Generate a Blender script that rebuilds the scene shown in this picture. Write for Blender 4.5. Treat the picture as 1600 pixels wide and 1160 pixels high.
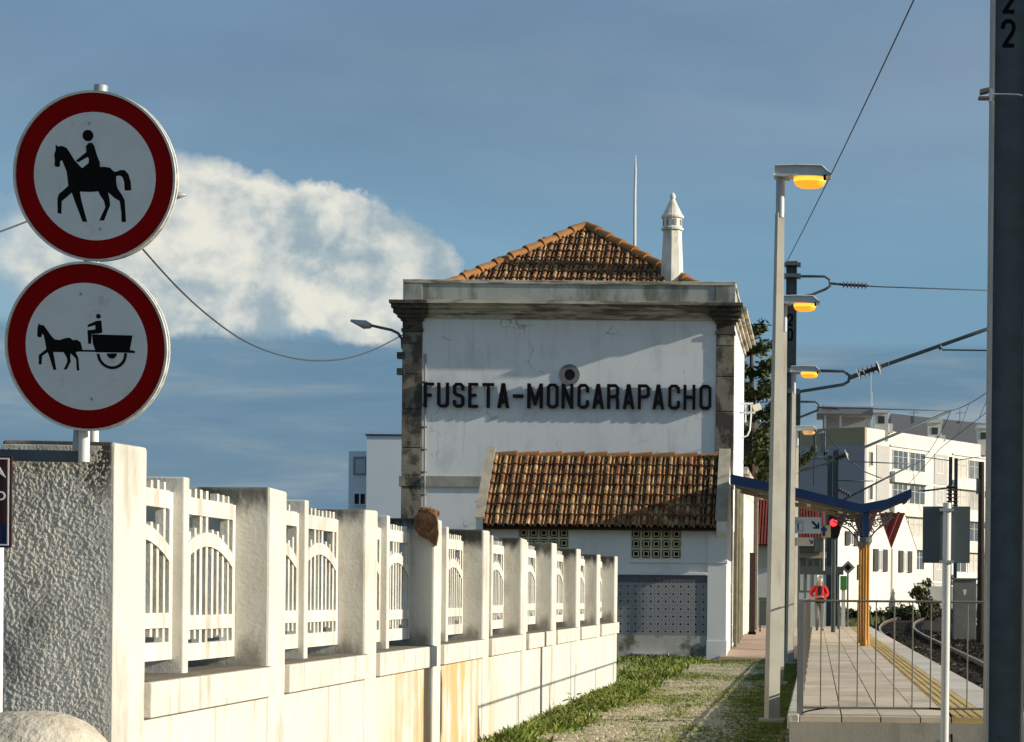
import bpy, bmesh, math, random
from mathutils import Vector, Matrix, noise
random.seed(7)
for o in list(bpy.data.objects): bpy.data.objects.remove(o)
S = bpy.context.scene
COL = S.collection
R = math.radians
# ------------------------------------------------------------------ camera
F, CX, CY, EYE, ROLL = 3200.0, 1276.0, 933.0, 1.45, R(0.5)
cr, sr = math.cos(ROLL), math.sin(ROLL)
cam_d = bpy.data.cameras.new('camera'); cam = bpy.data.objects.new('camera', cam_d); COL.objects.link(cam)
cam_d.sensor_width = 36; cam_d.lens = 36*F/1600; cam_d.shift_x = -(CX-800)/1600; cam_d.shift_y = (CY-580)/1600
cam_d.clip_start = .1; cam_d.clip_end = 6000
cam.matrix_world = Matrix(((cr, -sr, 0, 0), (0, 0, -1, 0), (sr, cr, 0, EYE), (0, 0, 0, 1)))
S.camera = cam
def P(px, py, Y):                      # the point at distance Y seen at photo pixel (px, py)
    dx, dy = (px-CX)/F, (CY-py)/F
    return Vector((Y*(dx*cr-dy*sr), Y, EYE+Y*(dx*sr+dy*cr)))
def PX(px, Y): return P(px, CY, Y).x
# ------------------------------------------------------------------ world and sun
SUN = Vector((1.0, -.12, .34)).normalized()
W = bpy.data.worlds.new('World'); S.world = W; W.use_nodes = True
nt = W.node_tree; nt.nodes.clear()
class G:                               # tiny node-graph helper
    def __init__(s, t): s.t = t
    def n(s, typ, **k):
        x = s.t.nodes.new(typ)
        for a, b in k.items(): setattr(x, a, b)
        return x
    def put(s, sock, v):
        if isinstance(v, bpy.types.NodeSocket): s.t.links.new(v, sock)
        elif v is not None:
            if sock.type == 'RGBA' and not isinstance(v, (int, float)) and len(v) == 3: v = (*v, 1)
            sock.default_value = v
    def m(s, op, a, b=None, c=None, clamp=False):
        x = s.n('ShaderNodeMath', operation=op, use_clamp=clamp)
        for i, v in enumerate((a, b, c)):
            if v is not None: s.put(x.inputs[i], v)
        return x.outputs[0]
    def mix(s, f, a, b, mode='MIX'):
        x = s.n('ShaderNodeMix', data_type='RGBA', blend_type=mode)
        s.put(x.inputs[0], f); s.put(x.inputs[6], a); s.put(x.inputs[7], b)
        return x.outputs[2]
    def noise(s, v, scale, detail=4, rough=.55, dist=0):
        x = s.n('ShaderNodeTexNoise'); s.put(x.inputs['Vector'], v)
        x.inputs['Scale'].default_value = scale; x.inputs['Detail'].default_value = detail
        x.inputs['Roughness'].default_value = rough; x.inputs['Distortion'].default_value = dist
        return x.outputs[0]
    def scale(s, v, sc, loc=(0, 0, 0)):
        x = s.n('ShaderNodeMapping'); s.put(x.inputs[0], v); x.inputs[3].default_value = sc; x.inputs[1].default_value = loc
        return x.outputs[0]
    def ramp(s, v, a, b, lo=0., hi=1.):
        x = s.n('ShaderNodeMapRange', interpolation_type='SMOOTHSTEP'); s.put(x.inputs[0], v)
        for i, k in zip((1, 2, 3, 4), (a, b, lo, hi)): x.inputs[i].default_value = k
        return x.outputs[0]
    def xyz(s, v):
        x = s.n('ShaderNodeSeparateXYZ'); s.put(x.inputs[0], v); return x.outputs
SKY_STR = .13
g = G(nt)
dirv = g.n('ShaderNodeTexCoord').outputs['Generated']
sky = g.n('ShaderNodeTexSky', sky_type='NISHITA', sun_disc=False, sun_elevation=math.asin(SUN.z), sun_rotation=math.atan2(SUN.x, SUN.y), air_density=1.0, dust_density=1.0, ozone_density=2.0).outputs[0]
sx, sy, sz = g.xyz(dirv)
def c(r, gg, b): k = .80/SKY_STR; return (r*k, gg*k, b*k)
# a thin grey-blue cloud veil over the whole sky
veil = g.ramp(g.noise(g.scale(dirv, (2.2, 2.2, 6.5)), 1.6, 5, .55, .4), .25, .7, .5, .88)
veilc = g.mix(g.ramp(g.noise(g.scale(dirv, (1.5, 1.5, 5), (3, 1, 7)), 2.2, 5, .55), .3, .7), c(.145, .245, .36), c(.215, .30, .40))
veilc = g.mix(g.m('MULTIPLY', g.ramp(sz, .235, .16), g.ramp(sz, .09, .12)), veilc, c(.16, .315, .455))
col = g.mix(veil, sky, veilc)
# low stratus streaks
low = g.ramp(sz, .125, .117)
col = g.mix(g.m('MULTIPLY', low, .75), col, c(.125, .235, .345))
st = g.noise(g.scale(dirv, (7, 7, 46), (1.7, .4, .3)), 1.0, 6, .6, .3)
col = g.mix(g.m('MULTIPLY', low, g.ramp(st, .45, .75, 0, .6)), col, c(.40, .46, .47))
col = g.mix(g.m('MULTIPLY', low, g.ramp(st, .5, .25, 0, .75)), col, c(.115, .225, .345))
# one towering cumulus low on the left, flat at its base
n1 = g.noise(g.scale(dirv, (1, 1, 1.15)), 24, 9, .64, .1)
n2 = g.noise(dirv, 11, 4, .5)
nw = g.m('ADD', g.m('MULTIPLY', g.m('SUBTRACT', n1, .5), .95), g.m('MULTIPLY', g.m('SUBTRACT', n2, .5), .8))
ex = g.m('DIVIDE', g.m('ADD', sx, .278), .100); ez = g.m('DIVIDE', g.m('SUBTRACT', sz, .150), .050)
ez = g.m('ADD', ez, g.m('MULTIPLY', ex, .10))
el = g.m('SUBTRACT', 1.0, g.m('SQRT', g.m('ADD', g.m('MULTIPLY', ex, ex), g.m('MULTIPLY', ez, ez))))
soft = g.ramp(ex, -.7, .6, .55, .10)
va = g.m('ADD', g.m('MULTIPLY', el, 1.7), nw)
cm = g.m('DIVIDE', g.m('ADD', va, .02), soft, clamp=True)
cm = g.m('MULTIPLY', cm, g.ramp(g.m('ADD', sz, g.m('MULTIPLY', g.m('SUBTRACT', n1, .5), .035)), .116, .1235))
cm = g.m('MULTIPLY', cm, g.m('GREATER_THAN', sy, 0))
sa_ = g.noise(g.scale(dirv, (1, 1, 1.1), (0, .3, .1)), 13, 5, .55, .15)
nA = g.noise(g.scale(dirv, (1, 1, 1.15)), 17, 7, .56, .1); nB = g.noise(g.scale(dirv, (1, 1, 1.15), (.009, 0, .0075)), 17, 7, .56, .1)
tt = g.m('ADD', g.m('ADD', .46, g.m('MULTIPLY', g.m('SUBTRACT', nB, nA), 2.6)), g.m('ADD', g.m('MULTIPLY', g.m('SUBTRACT', .150, sz), 4.0), g.m('MULTIPLY', g.m('SUBTRACT', sa_, .5), 1.1)))
sh = g.ramp(tt, .14, .82)
cc = g.mix(sh, c(.86, .84, .74), c(.33, .43, .49))
col = g.mix(g.m('MULTIPLY', cm, .93), col, cc)
bg = g.n('ShaderNodeBackground'); g.put(bg.inputs[0], col); bg.inputs[1].default_value = SKY_STR
g.t.links.new(bg.outputs[0], g.n('ShaderNodeOutputWorld').inputs[0])
sd = bpy.data.lights.new('sun', 'SUN'); sd.energy = 4.7; sd.angle = R(.5); sd.color = (1, .915, .77)
so = bpy.data.objects.new('sun', sd); COL.objects.link(so); so.location = (60, -20, 60)
so.rotation_euler = SUN.to_track_quat('Z', 'Y').to_euler()
S.view_settings.view_transform = 'Standard'; S.view_settings.look = 'None'; S.view_settings.gamma = 1
S.view_settings.exposure = 0.3
# ------------------------------------------------------------------ materials
MT = {}
def mat(name, col, rough=.7, metal=0, var=.12, vs=3., bump=0., bs=60., stain=None, sa=.0, ss=(1, 1, 1), sr_=(.5, .7), rnd=0., spec=.3, emis=0, col2=None, c2r=(.5, .65), c2s=6., bd=.01):
    if name in MT: return MT[name]
    m = bpy.data.materials.new(name); m.use_nodes = True; t = m.node_tree; t.nodes.clear(); g = G(t)
    b = g.n('ShaderNodeBsdfPrincipled'); out = g.n('ShaderNodeOutputMaterial'); t.links.new(b.outputs[0], out.inputs[0])
    v = g.n('ShaderNodeTexCoord').outputs['Object']
    geo = g.n('ShaderNodeNewGeometry').outputs['Position']
    k = col
    if col2: k = g.mix(g.ramp(g.noise(geo, c2s, 5, .6), *c2r), k, col2)
    if var: k = g.mix(g.ramp(g.noise(geo, vs, 6, .6), .3, .7), tuple(x*(1-var) for x in col) if not col2 else g.mix(1., k, (1-var,)*3, 'MULTIPLY'), k)
    if stain: k = g.mix(g.ramp(g.noise(g.scale(geo, ss), 1., 6, .62), *sr_, 0, sa), k, stain)
    if rnd:
        r = g.n('ShaderNodeObjectInfo').outputs['Random']
        k = g.mix(1., k, g.mix(r, (1-rnd,)*3, (1+rnd*.6,)*3), 'MULTIPLY')
    g.put(b.inputs['Base Color'], k); b.inputs['Roughness'].default_value = rough; b.inputs['Metallic'].default_value = metal
    b.inputs['Specular IOR Level'].default_value = spec
    if emis: g.put(b.inputs['Emission Color'], k); b.inputs['Emission Strength'].default_value = emis
    if bump:
        bp = g.n('ShaderNodeBump'); bp.inputs['Strength'].default_value = bump; bp.inputs['Distance'].default_value = bd
        g.put(bp.inputs['Height'], g.noise(geo, bs, 5, .6)); t.links.new(bp.outputs[0], b.inputs['Normal'])
    MT[name] = m; return m
# ------------------------------------------------------------------ mesh helpers
def wl(o):
    p = Vector((0, 0, 0))
    while o: p += o.location; o = o.parent
    return p
class MB:
    def __init__(s): s.v = []; s.f = []
    def add(s, vs, fs):
        n = len(s.v); s.v += [Vector(p) for p in vs]; s.f += [tuple(n+i for i in f) for f in fs]; return s
    def box(s, x0, x1, y0, y1, z0, z1):
        return s.obox(((x0+x1)/2, (y0+y1)/2, (z0+z1)/2), ((x1-x0)/2, 0, 0), (0, (y1-y0)/2, 0), (0, 0, (z1-z0)/2))
    def obox(s, c_, a, b, c2):
        c_, a, b, c2 = map(Vector, (c_, a, b, c2))
        vs = [c_+i*a+j*b+k*c2 for i in (-1, 1) for j in (-1, 1) for k in (-1, 1)]
        return s.add(vs, [(0, 1, 3, 2), (4, 6, 7, 5), (0, 4, 5, 1), (2, 3, 7, 6), (0, 2, 6, 4), (1, 5, 7, 3)])
    def bar(s, p, q, w, h, up=(0, 0, 1)):
        p, q, up = Vector(p), Vector(q), Vector(up); d = (q-p); a = d/2; dn = d.normalized()
        b = dn.cross(up)
        if b.length < 1e-4: b = dn.cross(Vector((1, 0, 0)))
        b.normalize(); e = b.cross(dn).normalized()
        return s.obox((p+q)/2, a, b*w/2, e*h/2)
    def tube(s, pts, r, n=8, cap=True):
        pts = [Vector(p) for p in pts]; k = len(pts); rs = r if isinstance(r, (list, tuple)) else [r]*k
        vs = []; ref = None
        for i, p in enumerate(pts):
            d = (pts[min(i+1, k-1)]-pts[max(i-1, 0)]).normalized()
            if ref is None:
                ref = d.cross(Vector((0, 0, 1)))
                if ref.length < .05: ref = d.cross(Vector((0, 1, 0)))
            ref = (ref - d*ref.dot(d)).normalized(); b = d.cross(ref)
            vs += [p+(ref*math.cos(t)+b*math.sin(t))*rs[i] for t in (2*math.pi*j/n for j in range(n))]
        fs = [(i*n+j, i*n+(j+1) % n, (i+1)*n+(j+1) % n, (i+1)*n+j) for i in range(k-1) for j in range(n)]
        if cap: fs += [tuple(range(n))[::-1], tuple((k-1)*n+j for j in range(n))]
        return s.add(vs, fs)
    def lathe(s, prof, c_, n=16, axis=None):
        c_ = Vector(c_); vs = []
        ax = Vector(axis).normalized() if axis else Vector((0, 0, 1))
        a = ax.cross(Vector((0, 1, 0)) if abs(ax.y) < .9 else Vector((1, 0, 0))).normalized(); b = ax.cross(a)
        for r, z in prof: vs += [c_+ax*z+(a*math.cos(t)+b*math.sin(t))*r for t in (2*math.pi*j/n for j in range(n))]
        k = len(prof)
        fs = [(i*n+j, i*n+(j+1) % n, (i+1)*n+(j+1) % n, (i+1)*n+j) for i in range(k-1) for j in range(n)]
        fs += [tuple(range(n))[::-1], tuple((k-1)*n+j for j in range(n))]
        return s.add(vs, fs)
    def prism(s, poly, fn, t0, t1):
        n = len(poly); vs = [fn(a, b, t0) for a, b in poly]+[fn(a, b, t1) for a, b in poly]
        fs = [tuple(range(n)), tuple(range(2*n-1, n-1, -1))]+[(i, n+i, n+(i+1) % n, (i+1) % n) for i in range(n)]
        return s.add(vs, fs)
    def ring(s, ro, ri, fn, t0, t1, n=48, a0=0, a1=2*math.pi):
        full = abs(a1-a0) > 6.28; m_ = n if full else n+1
        A = [a0+(a1-a0)*i/n for i in range(m_)]
        vs = []
        for r, t in ((ro, t0), (ri, t0), (ri, t1), (ro, t1)): vs += [fn(r*math.cos(a), r*math.sin(a), t) for a in A]
        fs = []
        for i in range(n):
            j = (i+1) % m_
            for q in range(4):
                p = (q+1) % 4; fs.append((q*m_+i, q*m_+j, p*m_+j, p*m_+i))
        if not full: fs += [tuple(q*m_ for q in range(4)), tuple(q*m_+n for q in (3, 2, 1, 0))]
        return s.add(vs, fs)
    def strip(s, pts, w, fn, t0, t1):      # thick polyline in a plane, mitred
        P2 = [Vector(p) for p in pts]; n = len(P2); L = []; Rr = []
        for i, p in enumerate(P2):
            d0 = (p-P2[i-1]).normalized() if i else (P2[1]-p).normalized()
            d1 = (P2[i+1]-p).normalized() if i < n-1 else d0
            d = (d0+d1); d = d.normalized() if d.length > 1e-6 else d0
            nn = Vector((-d.y, d.x)); kk = w/2/max(.5, nn.dot(Vector((-d1.y, d1.x))))
            L.append(p+nn*kk); Rr.append(p-nn*kk)
        return s.prism([tuple(x) for x in L]+[tuple(x) for x in reversed(Rr)], fn, t0, t1)
    def mesh(s, name, off=Vector((0, 0, 0)), smooth=False):
        me = bpy.data.meshes.new(name); me.from_pydata([v-off for v in s.v], [], s.f)
        bm = bmesh.new(); bm.from_mesh(me); bmesh.ops.recalc_face_normals(bm, faces=bm.faces); bm.to_mesh(me); bm.free()
        if smooth:
            for p in me.polygons: p.use_smooth = True
        me.update(); return me
    def build(s, name, m, parent=None, smooth=False, bev=0, auto=False):
        me = s.mesh(name, wl(parent), smooth); o = bpy.data.objects.new(name, me); COL.objects.link(o)
        if m: me.materials.append(m)
        o.parent = parent
        if bev:
            b = o.modifiers.new('b', 'BEVEL'); b.width = bev; b.segments = 2; b.limit_method = 'ANGLE'; b.angle_limit = R(50)
        if smooth and auto:
            me.set_sharp_from_angle(angle=R(38))
        return o
def tag(o, label=None, cat=None, group=None, kind=None):
    if label: o['label'] = label
    if cat: o['category'] = cat
    if group: o['group'] = group
    if kind: o['kind'] = kind
    return o
def thing(name, label, cat, loc, group=None):
    o = bpy.data.objects.new(name, None); COL.objects.link(o); o.location = loc; o.empty_display_size = .2
    return tag(o, label, cat, group)
def inst(name, me, parent, loc, rot=None):     # one more object on shared mesh data, world location
    o = bpy.data.objects.new(name, me); COL.objects.link(o); o.parent = parent; o.location = Vector(loc)-wl(parent)
    if rot is not None: o.rotation_euler = rot
    return o
def box(name, m, parent, *a, bev=0): return MB().box(*a).build(name, m, parent, bev=bev)
def pmesh(name, mb, m, smooth=False):
    me = mb.mesh(name, smooth=smooth); me.materials.append(m); return me
XZ = lambda y: (lambda a, b, t: Vector((a, y+t, b)))         # plane facing the camera; t grows away from it
# ------------------------------------------------------------------ palette
PLAST = mat('white_plaster', (.67, .65, .58), .85, var=.10, vs=1.2, bump=.25, bs=45, stain=(.40, .36, .26), sa=.75, ss=(9, 9, .8), sr_=(.50, .70))
PILL = mat('pillar_plaster', (.68, .65, .57), .9, var=.14, vs=2.2, bump=.35, bs=38, stain=(.30, .26, .18), sa=.5, ss=(4, 4, 1.3), sr_=(.5, .7))
LEDGE = mat('ledge_cement', (.70, .66, .57), .9, var=.16, vs=5, bump=.4, bs=50, stain=(.27, .23, .17), sa=.6, ss=(12, 12, 1.5), sr_=(.48, .72))
LEDGETOP = mat('ledge_top_grime', (.20, .17, .12), .95, var=.3, vs=6, bump=.5, bs=40)
CONC = mat('cast_concrete', (.56, .53, .45), .9, var=.14, vs=2, bump=.35, bs=40, stain=(.28, .25, .19), sa=.5, ss=(4, 4, 1), sr_=(.5, .75))
FACADE = mat('facade_limewash', (.80, .81, .79), .88, var=.06, vs=.8, bump=.10, bs=4, bd=.02, stain=(.42, .43, .42), sa=.35, ss=(1.6, 1.6, .8), sr_=(.5, .7))
STONE = mat('weathered_limestone', (.27, .24, .18), .92, var=.3, vs=3, bump=.5, bs=22, bd=.02, stain=(.05, .042, .034), sa=.85, ss=(2.2, 2.2, 1.5), sr_=(.46, .58), rnd=.5)
CORN = mat('cornice_plaster', (.60, .55, .44), .9, var=.15, vs=2, bump=.3, bs=30, stain=(.13, .11, .07), sa=.8, ss=(1.2, 1.2, 8), sr_=(.44, .6))
PARA = mat('parapet_plaster', (.44, .45, .41), .9, var=.2, vs=1.5, bump=.3, bs=30, stain=(.13, .13, .10), sa=.85, ss=(1.5, 1.5, .5), sr_=(.42, .62))
TILE = mat('clay_tile', (.27, .115, .048), .85, var=.25, vs=5, rnd=.4, bump=.4, bs=60, col2=(.43, .30, .14), c2r=(.44, .64), c2s=5., stain=(.075, .05, .03), sa=.5, ss=(2.5, 2.5, 2.5), sr_=(.55, .75))
RTILE = mat('ridge_tile_clay', (.38, .17, .055), .85, var=.25, vs=6, rnd=.25, bump=.3, bs=60, stain=(.22, .16, .06), sa=.6, ss=(4, 4, 4), sr_=(.5, .7))
UNDER = mat('roof_underlay', (.035, .022, .016), .95, var=0)
LETTER = mat('letter_paint', (.006, .0065, .010), .7, var=.2, vs=8, spec=.1)
GALV = mat('galvanised_steel', (.42, .44, .45), .55, .35, var=.12, vs=8)
LAMPP = mat('lamp_post_paint', (.44, .42, .35), .6, .1, var=.14, vs=3, stain=(.2, .15, .1), sa=.35, ss=(6, 6, 1.2))
MASTL = mat('mast_flange_steel', (.27, .28, .27), .55, .15, var=.2, vs=5, stain=(.20, .13, .08), sa=.4, ss=(9, 9, 1.2))  # paler than the web: worn flanges, their lit edge put into the colour
MAST = mat('mast_steel', (.115, .145, .155), .6, .15, var=.22, vs=6, stain=(.16, .11, .07), sa=.2, ss=(7, 7, 1))
BLACK = mat('black_paint', (.006, .006, .007), .7, var=0, spec=.08)
SIGNW = mat('sign_white_film', (.72, .75, .76), .5, var=.08, vs=5, spec=.1, stain=(.34, .34, .32), sa=.35, ss=(14, 14, 9), sr_=(.56, .72))
SIGNR = mat('sign_red_film', (.27, .002, .003), .5, var=.12, vs=6, spec=.04)
RIM = mat('sign_rim_aluminium', (.72, .70, .64), .5, .1, var=.15, vs=20, stain=(.25, .2, .13), sa=.4, ss=(9, 9, 9))
WHITE = mat('white_paint', (.78, .77, .72), .6, var=.05)
FARW = mat('far_white_render', (.70, .68, .60), .9, var=.07, vs=.5, stain=(.5, .47, .38), sa=.4, ss=(.6, .6, .2))
GLASS = mat('window_glass', (.10, .12, .13), .15, var=.2, vs=1, spec=.6)
DARK = mat('dark_opening', (.022, .022, .022), .8, var=0)
GREENM = mat('dark_green_paint', (.045, .06, .058), .5, var=.15)
BLUEP = mat('blue_canopy_paint', (.009, .032, .105), .45, var=.15, vs=2)
ORANGEP = mat('ochre_column_paint', (.52, .24, .035), .5, var=.15, vs=5)
IRON = mat('scroll_iron', (.16, .16, .15), .6, .2, var=.2)
REDT = mat('red_corrugated_tile', (.26, .05, .03), .8, var=.25, vs=3)
def weather(m, name):      # hairline cracks and thin drips on an old limewashed wall
    t = m.node_tree; g = G(t); b = [n for n in t.nodes if n.type == 'BSDF_PRINCIPLED'][0]; src = b.inputs['Base Color'].links[0].from_socket
    pos = g.n('ShaderNodeNewGeometry').outputs['Position']; wob = g.n('ShaderNodeVectorMath', operation='ADD'); g.put(wob.inputs[0], pos)
    nv = g.n('ShaderNodeTexNoise'); g.put(nv.inputs['Vector'], pos); nv.inputs['Scale'].default_value = 1.8; nv.inputs['Detail'].default_value = 5
    g.put(wob.inputs[1], nv.outputs['Color']); v = g.n('ShaderNodeTexVoronoi', feature='DISTANCE_TO_EDGE'); g.put(v.inputs['Vector'], wob.outputs[0]); v.inputs['Scale'].default_value = .55
    f = g.m('MULTIPLY', g.ramp(v.outputs[0], .012, .003), g.ramp(g.noise(pos, .9, 3), .52, .62, 0, .55))
    d = g.ramp(g.noise(g.scale(pos, (9, 9, .45)), 1, 5, .6), .55, .72, 0, .30)
    g.put(b.inputs['Base Color'], g.mix(f, g.mix(d, src, (.40, .39, .35)), (.20, .19, .18)))
weather(FACADE, 'w')
# ------------------------------------------------------------------ the ground
def gz(y):
    K = [(-1e4, -.62), (50, -.62), (105, -.30), (200, .42), (320, 1.1), (1000, 2.0), (1e5, 2.5)]
    for (a, za), (b, zb) in zip(K, K[1:]):
        if y <= b: return za+(zb-za)*(y-a)/(b-a)
ys = [-60, 0, 20, 40, 50, 60, 70, 80, 90, 105, 130, 160, 200, 250, 320, 500, 1000, 3500]
xs = [-2500, -300, -60, -20, -5, 0, 5, 10, 20, 40, 80, 300, 2500]
mb = MB(); mb.add([(x, y, gz(y)) for y in ys for x in xs], [(j*len(xs)+i, j*len(xs)+i+1, (j+1)*len(xs)+i+1, (j+1)*len(xs)+i) for j in range(len(ys)-1) for i in range(len(xs)-1)])
EARTH = mat('dry_ground', (.17, .15, .09), .95, var=.3, vs=.4, bump=.6, bs=8, bd=.1, col2=(.08, .10, .03), c2r=(.42, .6), c2s=.35)
tag(mb.build('ground', EARTH), kind='structure')
SOIL = mat('path_soil', (.27, .225, .135), .95, var=.3, vs=3, bump=.5, bs=30, col2=(.10, .12, .035), c2r=(.5, .66), c2s=.9)
path = tag(MB().box(-40, -.27, -20, 46.3, -.75, 0).build('path', SOIL), kind='structure')
PAVE = mat('pink_pavement', (.47, .34, .25), .9, var=.2, vs=1.2, bump=.2, bs=20)
mb = MB(); mb.add([(-2.2, 46.3, .045), (-.27, 46.3, .045), (-.27, 54, .33), (-2.2, 54, .33), (-2.2, 76, .345), (-.27, 76, .345)] + [(x, y, -.75) for x, y in ((-2.2, 46.3), (-.27, 46.3), (-2.2, 76), (-.27, 76))],
   [(0, 1, 2, 3), (3, 2, 5, 4), (6, 7, 1, 0), (4, 5, 9, 8)])
pavement = tag(mb.build('pavement', PAVE), kind='structure')
# cobbles of the path, small and sunk in grass
COB = mat('path_cobble', (.58, .50, .33), .9, var=.3, vs=9, bump=.3, bs=40, stain=(.17, .19, .05), sa=.75, ss=(1.3, 1.3, 1.3), sr_=(.5, .7))
def gmask(x, y):     # 0 bare cobbles .. 1 grass
    n = noise.noise(Vector((x*.9, y*.28, 3.1)))*.5+noise.noise(Vector((x*2.6, y*.8, 9.)))*.4
    e = .6*math.exp(-((x+3.1)/.40)**2) + 1.0*math.exp(-((x+.55)/.38)**2) + .85*math.exp(-((y-44.8)/1.6)**2) + .75*math.exp(-((y-36)/1.6)**2) + .6*math.exp(-((y-28.5)/1.6)**2)*(.5-x*.25) + .18
    return e+n*.85
mb = MB(); y = 17.5
while y < 46.1:
    x = (-3.12 if y < 32.7 else -6.6)+random.random()*.1
    while x < -.33:
        w = random.uniform(.075, .12); d = random.uniform(.08, .12)
        if gmask(x, y) < .75+random.random()*.3:
            h = random.uniform(.006, .026); i = .014
            x1, y1 = x+w-.012, y+d-.012
            mb.add([(x, y, -.01), (x1, y, -.01), (x1, y1, -.01), (x, y1, -.01), (x+i, y+i, h), (x1-i, y+i, h+random.uniform(-.006, .006)), (x1-i, y1-i, h), (x+i, y1-i, h)], [(4, 5, 6, 7), (0, 1, 5, 4), (1, 2, 6, 5), (2, 3, 7, 6), (3, 0, 4, 7)])
        x += w
    y += .105
tag(mb.build('cobblestones', COB, path), kind='stuff')
# grass and weeds
GRASS = mat('grass_blade', (.17, .235, .03), .7, var=.4, vs=2.5, col2=(.36, .34, .09), c2r=(.45, .65), c2s=2.)
mb = MB()
def blade(x, y, z, h, w, lean):
    a = random.random()*6.28; dx, dy = math.cos(a)*w, math.sin(a)*w; l = random.random()*6.28; lx, ly = math.cos(l)*h*lean, math.sin(l)*h*lean
    n = len(mb.v); mb.v += [Vector((x-dx, y-dy, z)), Vector((x+dx, y+dy, z)), Vector((x+lx*.35+dx*.8, y+ly*.35+dy*.8, z+h*.6)), Vector((x+lx*.35-dx*.8, y+ly*.35-dy*.8, z+h*.6)), Vector((x+lx, y+ly, z+h))]
    mb.f += [(n, n+1, n+2, n+3), (n+3, n+2, n+4)]
for _ in range(260000):
    y = 17.5+28.6*random.random(); x = -3.14+2.84*random.random()
    if y > 32.7 and random.random() < .45: x = -6.5+3.5*random.random()
    k = gmask(x, y)
    if k > .22+random.random()*.85:
        wal = x < -2.5 and random.random() < .35
        blade(x, y, 0, random.uniform(.012, .045)+(.10*random.random() if wal else 0), random.uniform(.004, .009)+(.012 if wal else 0), random.uniform(.3, 1.))
tag(mb.build('grass', GRASS), 'patchy green grass between the cobbles of the path', 'grass', kind='stuff')
WEED = mat('weed_leaf', (.11, .18, .026), .6, var=.35, vs=9, rnd=.2)
def weed(x, y, s, lab):
    t = thing('weed_plant', lab, 'plant', (x, y, 0), 'weeds at the foot of the white wall'); mb = MB()
    for i in range(int(46*s)+14):
        a = random.random()*6.28; r = random.uniform(.03, .34)*s; h = random.uniform(.05, .32)*s*(1.15-r/(.4*s)); l = random.uniform(.06, .13)*s+.02; w = l*.32
        o = Vector((x+math.cos(a)*r, y+math.sin(a)*r, max(.02, h))); d = Vector((math.cos(a), math.sin(a), random.uniform(-.2, .7))).normalized(); sd_ = d.cross(Vector((0, 0, 1))).normalized()
        mb.add([o, o+d*l*.45+sd_*w, o+d*l+Vector((0, 0, -l*.2)), o+d*l*.45-sd_*w], [(0, 1, 2, 3)])
    mb.build('leaf', WEED, t)['kind'] = 'stuff'
    mb = MB()
    for i in range(7):
        a = random.random()*6.28; mb.tube([(x, y, 0), (x+math.cos(a)*.1*s, y+math.sin(a)*.1*s, .2*s), (x+math.cos(a)*.18*s, y+math.sin(a)*.18*s, .3*s)], .006, 4)
    mb.build('stem', GRASS, t)
for x, y, s, lab in ((-2.92, 19.6, .9, 'leafy weed clump at the bottom edge of the picture against the white wall'), (-2.85, 21.2, .8, 'low leafy weed second from the bottom along the white wall'), (-2.75, 22.8, 1.2, 'broad bushy weed spreading from the white wall over the cobbles'),
    (-2.9, 24.6, 1.3, 'tallest leafy weed at the foot of the white wall'), (-2.6, 26.2, 1.0, 'leafy weed standing a little out from the white wall'), (-2.95, 27.8, 1.0, 'weed clump close to the wall just before its far end'), (-2.8, 30.4, .9, 'small weed beside the end pillar of the white wall'), (-2.45, 32.2, .7, 'small weed past the end of the white wall')):
    weed(x, y, s*.6, lab)
# ------------------------------------------------------------------ platform
PZ = .35
PCON = mat('platform_concrete', (.44, .40, .32), .9, var=.16, vs=1.5, bump=.25, bs=30, stain=(.22, .2, .15), sa=.5, ss=(5, 5, .9))
plat = tag(thing('platform', None, None, (.9, 18.8, 0)), kind='structure')
MB().box(-.24, 1.98, 18.8, 46, -.75, PZ-.05).box(-.24, 1.98, 46, 78, -.75, PZ-.05).build('platform_body', PCON, plat)
EDGE = mat('platform_edge_cement', (.62, .56, .45), .92, var=.25, vs=4, bump=.6, bs=18, bd=.02)
y = 18.81
while y < 46:
    MB().box(-.262, -.152, y, y+1.985, PZ-.12, PZ+.012+.01*random.random()).build('edge_kerb', EDGE, plat, bev=.012); y += 2.0
SLAB = mat('paving_slab', (.66, .54, .39), .88, var=.16, vs=3, rnd=.16, bump=.15, bs=40, stain=(.30, .25, .18), sa=.5, ss=(1.6, .8, 1), sr_=(.5, .7))
COPE = mat('coping_slab', (.64, .57, .46), .88, var=.16, vs=3, rnd=.12, bump=.2, bs=30)
TACT = mat('yellow_tactile', (.62, .43, .16), .85, var=.16, vs=3, rnd=.12, bump=.15, bs=40)
xsl = [-.148, .24, .60, .965, 1.25]
ms = [pmesh('slab', MB().box(xsl[i]+.006, xsl[i+1]-.006, .006, .994, -.049, 0), SLAB) for i in range(4)]
mc = pmesh('coping', MB().box(1.615, 2.03, .005, .995, -.16, .002), COPE)
mb = MB().box(1.255, 1.610, .004, .996, -.049, .001)
for i in range(4): mb.box(1.285+i*.082, 1.32+i*.082, .008, .992, .001, .007)
mt = pmesh('tactile', mb, TACT)
for k in range(58):
    y = 18.82+k
    for i in range(4): inst('paving_slab', ms[i], plat, (0, y+(.5 if i % 2 and False else 0), PZ+random.uniform(-.002, .002)))
    inst('coping_stone', mc, plat, (0, y, PZ)); inst('tactile_slab', mt, plat, (0, y, PZ))
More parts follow.
